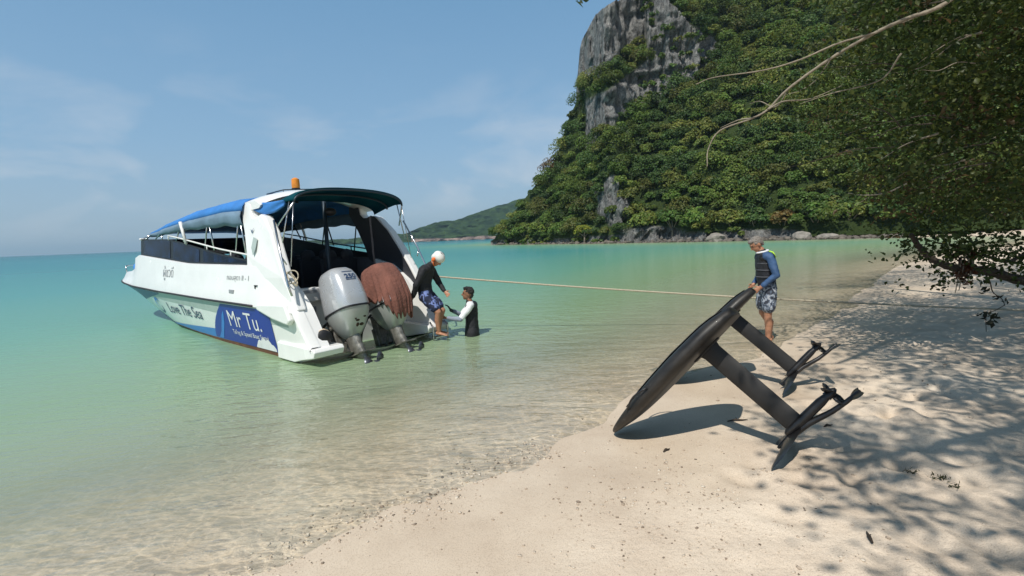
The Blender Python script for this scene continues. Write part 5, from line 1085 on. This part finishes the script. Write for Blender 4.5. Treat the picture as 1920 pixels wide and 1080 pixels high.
# hanging dry roots and leaves
for px, py0, py1 in ((1806, 500, 545), (1799, 505, 550), (1814, 500, 535), (1822, 500, 530)):
    limb('hanging_root', [at(px+4, py0-25, 6.45), at(px, py0, 6.45), at(px-4, (py0+py1)/2, 6.45), at(px-8, py1, 6.45)], .012, .005, M['bark_pale'], 5)
    for k in range(7): cluster(at(px+rng.normal()*6, py0+rng.uniform(-40, 30), 6.45), 5, .05, .09, (.10, .045, .025), 0)
limb('hanging_vine', [at(1846, 512, 6.6), at(1856, 528, 6.6), at(1862, 548, 6.6), at(1878, 560, 6.6), at(1884, 572, 6.6)], .010, .004, M['bark_dark'], 5)
for px, py in ((1846, 528), (1848, 545), (1872, 558), (1882, 564), (1842, 592), (1852, 596), (1862, 592), (1868, 600), (1850, 606)): cluster(at(px, py, 6.6), 5, .06, .09, (.02, .022, .01), 0)
limb('hanging_vine', [at(1884, 572, 6.6), at(1866, 582, 6.6), at(1850, 590, 6.6), at(1849, 622, 6.6)], .006, .004, M['bark_dark'], 5)
# the dark mass of foliage on the right, thinning out to the left
n_ok = 0
for _ in range(30000):
    Y = rng.uniform(5.5, 15); X = rng.uniform(.45, 1.35)*Y; z = rng.uniform(1.9, 1.85+.52*Y)
    r_ = X/Y; lowz = 1.85+Y*float(I(r_, [.45, .62, .72, .85, 1.0, 1.3], [.34, .16, .05, .015, -.01, -.02]))
    if z < lowz: continue
    p_ = float(I(r_, [.45, .55, .7, .85, 1.1], [.03, .16, .5, .95, 1.0]))
    nz = float(fbm(X*.55, Y*.55, z*.75, 3))
    if nz < .635-.21*p_ or rng.random() > p_: continue
    cluster((X, Y, z), int(rng.integers(40, 66)), .40, .082, DG if (q_ := rng.random()) < .62 else (OL if q_ < .93 else (.09, .06, .025))); n_ok += 1
    if n_ok > 1300: break
for k in range(70):
    Y = rng.uniform(5.5, 11); r_ = rng.uniform(.78, 1.15); z = 1.85+Y*rng.uniform(.08, .48); p0 = Vector((r_*Y, Y, z)); dv = Vector((-rng.uniform(.5, 1.3), rng.normal()*.3, rng.normal()*.25-.12))
    limb('twig', [p0, p0+dv*.35+Vector((0, 0, .05)), p0+dv*.7, p0+dv+Vector((0, 0, rng.normal()*.12))], rng.uniform(.006, .012), .002, M['bark_pale'] if k % 3 == 0 else M['bark_dark'], 5, 4)
# crown over and behind the camera: it is what dapples the sand
n_ok = 0
for _ in range(60000):
    X = rng.uniform(-.8, 12); Y = rng.uniform(-5, 11); z = rng.uniform(4.4, 10.5)
    if z < 2.7+.60*max(0, Y)+.10*abs(X-2)*0: continue
    h_ = z; sx, sy = X+.33*h_, Y+.61*h_                                   # where its shade falls
    edge = float(I(sy, [0, 2.6, 4.6, 6.5, 8, 10, 14], [1.5, 1.7, 2.2, 3.6, 5.2, 7.5, 14]))
    if sx < edge+.2: continue
    dens = float(fbm(sx*.55, sy*.8, 7.7, 3)); lim = .40 if sx > edge+1.6 else .47
    if sx > 7.5: lim = .28
    if sy < 4.4 and sx > 2.0: lim = .335
    if dens < lim: continue
    cluster((X, Y, z), 38, .40, .115, DG, .9); n_ok += 1
    if n_ok > 2100: break
for p_ in (at(1088, 3, 4.2), at(1094, -12, 4.2), at(1100, -30, 4.2)): cluster(p_, 6, .05, .07, DG)
cr_ = leaf_mesh('crown', np.concatenate(LC)-np.array(tree_inv)[None, :], np.concatenate(LN), np.concatenate(LS), np.concatenate(LT), M['leaf_near'], tree)
limb('twig', [Vector((2.2, 2.4, 6.2)), at(1150, -150, 4.2), at(1105, -40, 4.2), at(1090, 0, 4.2)], .012, .003, M['bark_dark'], 5)

# ------------------------------------------------------------------ small things lying on the beach
V_, F_ = [], []; nI = len(I0)
spots = []
for _ in range(2600):
    q = rng.random()
    if q < .40: t = rng.uniform(0, 1); x, y = -1.9+t*2.1, 2.2+t*1.95; o_ = rng.normal()*.16+.12*math.sin(t*14); x += .68*o_; y -= .73*o_
    elif q < .75: x, y = rng.normal(1.0, .55), rng.normal(2.85, .5)
    else: x, y = rng.uniform(-1, 6), rng.uniform(2.2, 8)
    spots.append((x, y))
spots = np.array(spots); sz, sd_ = ground_z(spots[:, 0], spots[:, 1])
for k, (x, y) in enumerate(spots):
    if sd_[k] < -1.2: continue
    r = (abs(rng.normal(0, .005))+.003)*(.75 if y < 3 else 1); W = I0*rng.uniform(.6, 1.15, (nI, 1))*r*np.array([1.4, 1, .6]); a_ = rng.uniform(0, 6.28); c, s = math.cos(a_), math.sin(a_); W = W @ np.array([[c, s, 0], [-s, c, 0], [0, 0, 1]]); F_.append(IF+len(V_)*nI); V_.append(W+np.array([x, y, sz[k]+r*.25]))
def mat_pebble():
    m, nt, b = newmat('pebbles'); N = nt.nodes; L = nt.links; b.inputs['Roughness'].default_value = .8; g = N.new('ShaderNodeNewGeometry'); r = N.new('ShaderNodeValToRGB'); e = r.color_ramp.elements
    e[0].color = (.12, .09, .065, 1); e[1].color = (.62, .55, .45, 1); q = e.new(.25); q.color = (.36, .28, .21, 1); L.new(g.outputs['Random Per Island'], r.inputs[0]); L.new(r.outputs[0], b.inputs['Base Color']); return m
tag(link('pebbles', mesh_np('pebbles', np.concatenate(V_), np.concatenate(F_)), mat_pebble()), 'scattered pebbles and shell bits along the water edge', 'pebbles', kind='stuff')
M['seaweed'] = plain('olive_seaweed', (.035, .04, .012), .6, var=.4, scale=30)
M['drift'] = plain('dark_driftwood', (.045, .032, .022), .85, var=.4, scale=30, bump=.4)
def ground_at(px, py):
    p = at(px, py, 3.0); d = p-CAM; t = (-CAM.z+.15)/d.z; q = CAM+d*t
    for _ in range(4): t = (gz(q.x, q.y)-CAM.z)/d.z; q = CAM+d*t
    return q
def sprig(px, py, lab, mat, n=7, size=.05, wob=1.0):
    q = ground_at(px, py); e_ = empty('seaweed_sprig', q); m = MB(); pts_ = [Vector((.013*k-.013*n/2, .010*wob*math.sin(k*1.7), .006+.006*abs(math.sin(k*2.1)))) for k in range(n)]; m.tube(pts_, .003, 5); m.build('stem', mat, e_, True)
    C_ = np.array([list(pts_[int(rng.integers(0, n))]) for _ in range(n*3)])+rng.normal(size=(n*3, 3))*.012+np.array([0, 0, .012]); s = rng.uniform(.6, 1.3, n*3)*size
    leaf_mesh('blade', C_, rng.normal(size=(n*3, 3))+np.array([0, 0, .6]), np.stack([s, s*.3], 1), np.tile((.04, .045, .014), (n*3, 1)), M['leaf_near'], e_); tag(e_, lab, 'seaweed')
sprig(1712, 888, 'small knot of dark seaweed on the sand nearest the hydrofoil wing', M['seaweed'], 6, .028)
sprig(1762, 899, 'forked dark green seaweed sprig lying on shaded sand', M['seaweed'], 7, .03, 2)
sprig(1788, 914, 'olive seaweed sprig lying on the sand, rightmost of the three', M['seaweed'], 5, .03)
for k, (px, py, ln, an_, lab) in enumerate([(1553, 800, .05, .3, 'short dark wood chip on the sand between the foil boom and its shadow'), (1250, 846, .04, .6, 'small dark bark bit on the sand in front of the near board'), (1383, 790, .10, .1, 'broken brown twig at the end of the near board shadow'), (1630, 1010, .05, 1.2, 'tiny twig on the dappled sand at the bottom of the picture')]):
    q = ground_at(px, py); m = MB(); c, s = math.cos(an_), math.sin(an_); m.tube([(-ln*c, -ln*s, .008), (-ln*.2*c, -ln*.2*s+.008, .016), (ln*.4*c, ln*.4*s, .010), (ln*c, ln*s, .012)], [.006, .010, .008, .003], 6); m.tube([(0, 0, .012), (ln*.3*s, ln*.5*c, .02)], [.005, .002], 5); o = m.build('driftwood_bit', M['drift'], None, True); o.location = q; tag(o, lab, 'driftwood')

# ------------------------------------------------------------------ humid air between here and the far hill
hm = bpy.data.materials.new('sea_haze'); hm.use_nodes = True; hn = hm.node_tree; hn.nodes.clear(); ho = hn.nodes.new('ShaderNodeOutputMaterial'); hv = hn.nodes.new('ShaderNodeVolumePrincipled')
hv.inputs['Color'].default_value = (.64, .86, 1.0, 1); hv.inputs['Density'].default_value = .0002; hv.inputs['Anisotropy'].default_value = .2; hn.links.new(hv.outputs[0], ho.inputs['Volume'])
hzb = MB(); ztop = max(float(HP[:, :, 2].max())+8, 60); hzb.box((0, 4000, (ztop-12)/2), (19000, 11400, ztop+12)); tag(hzb.build('haze', hm), 'thin pale sea haze filling the air', kind='stuff')
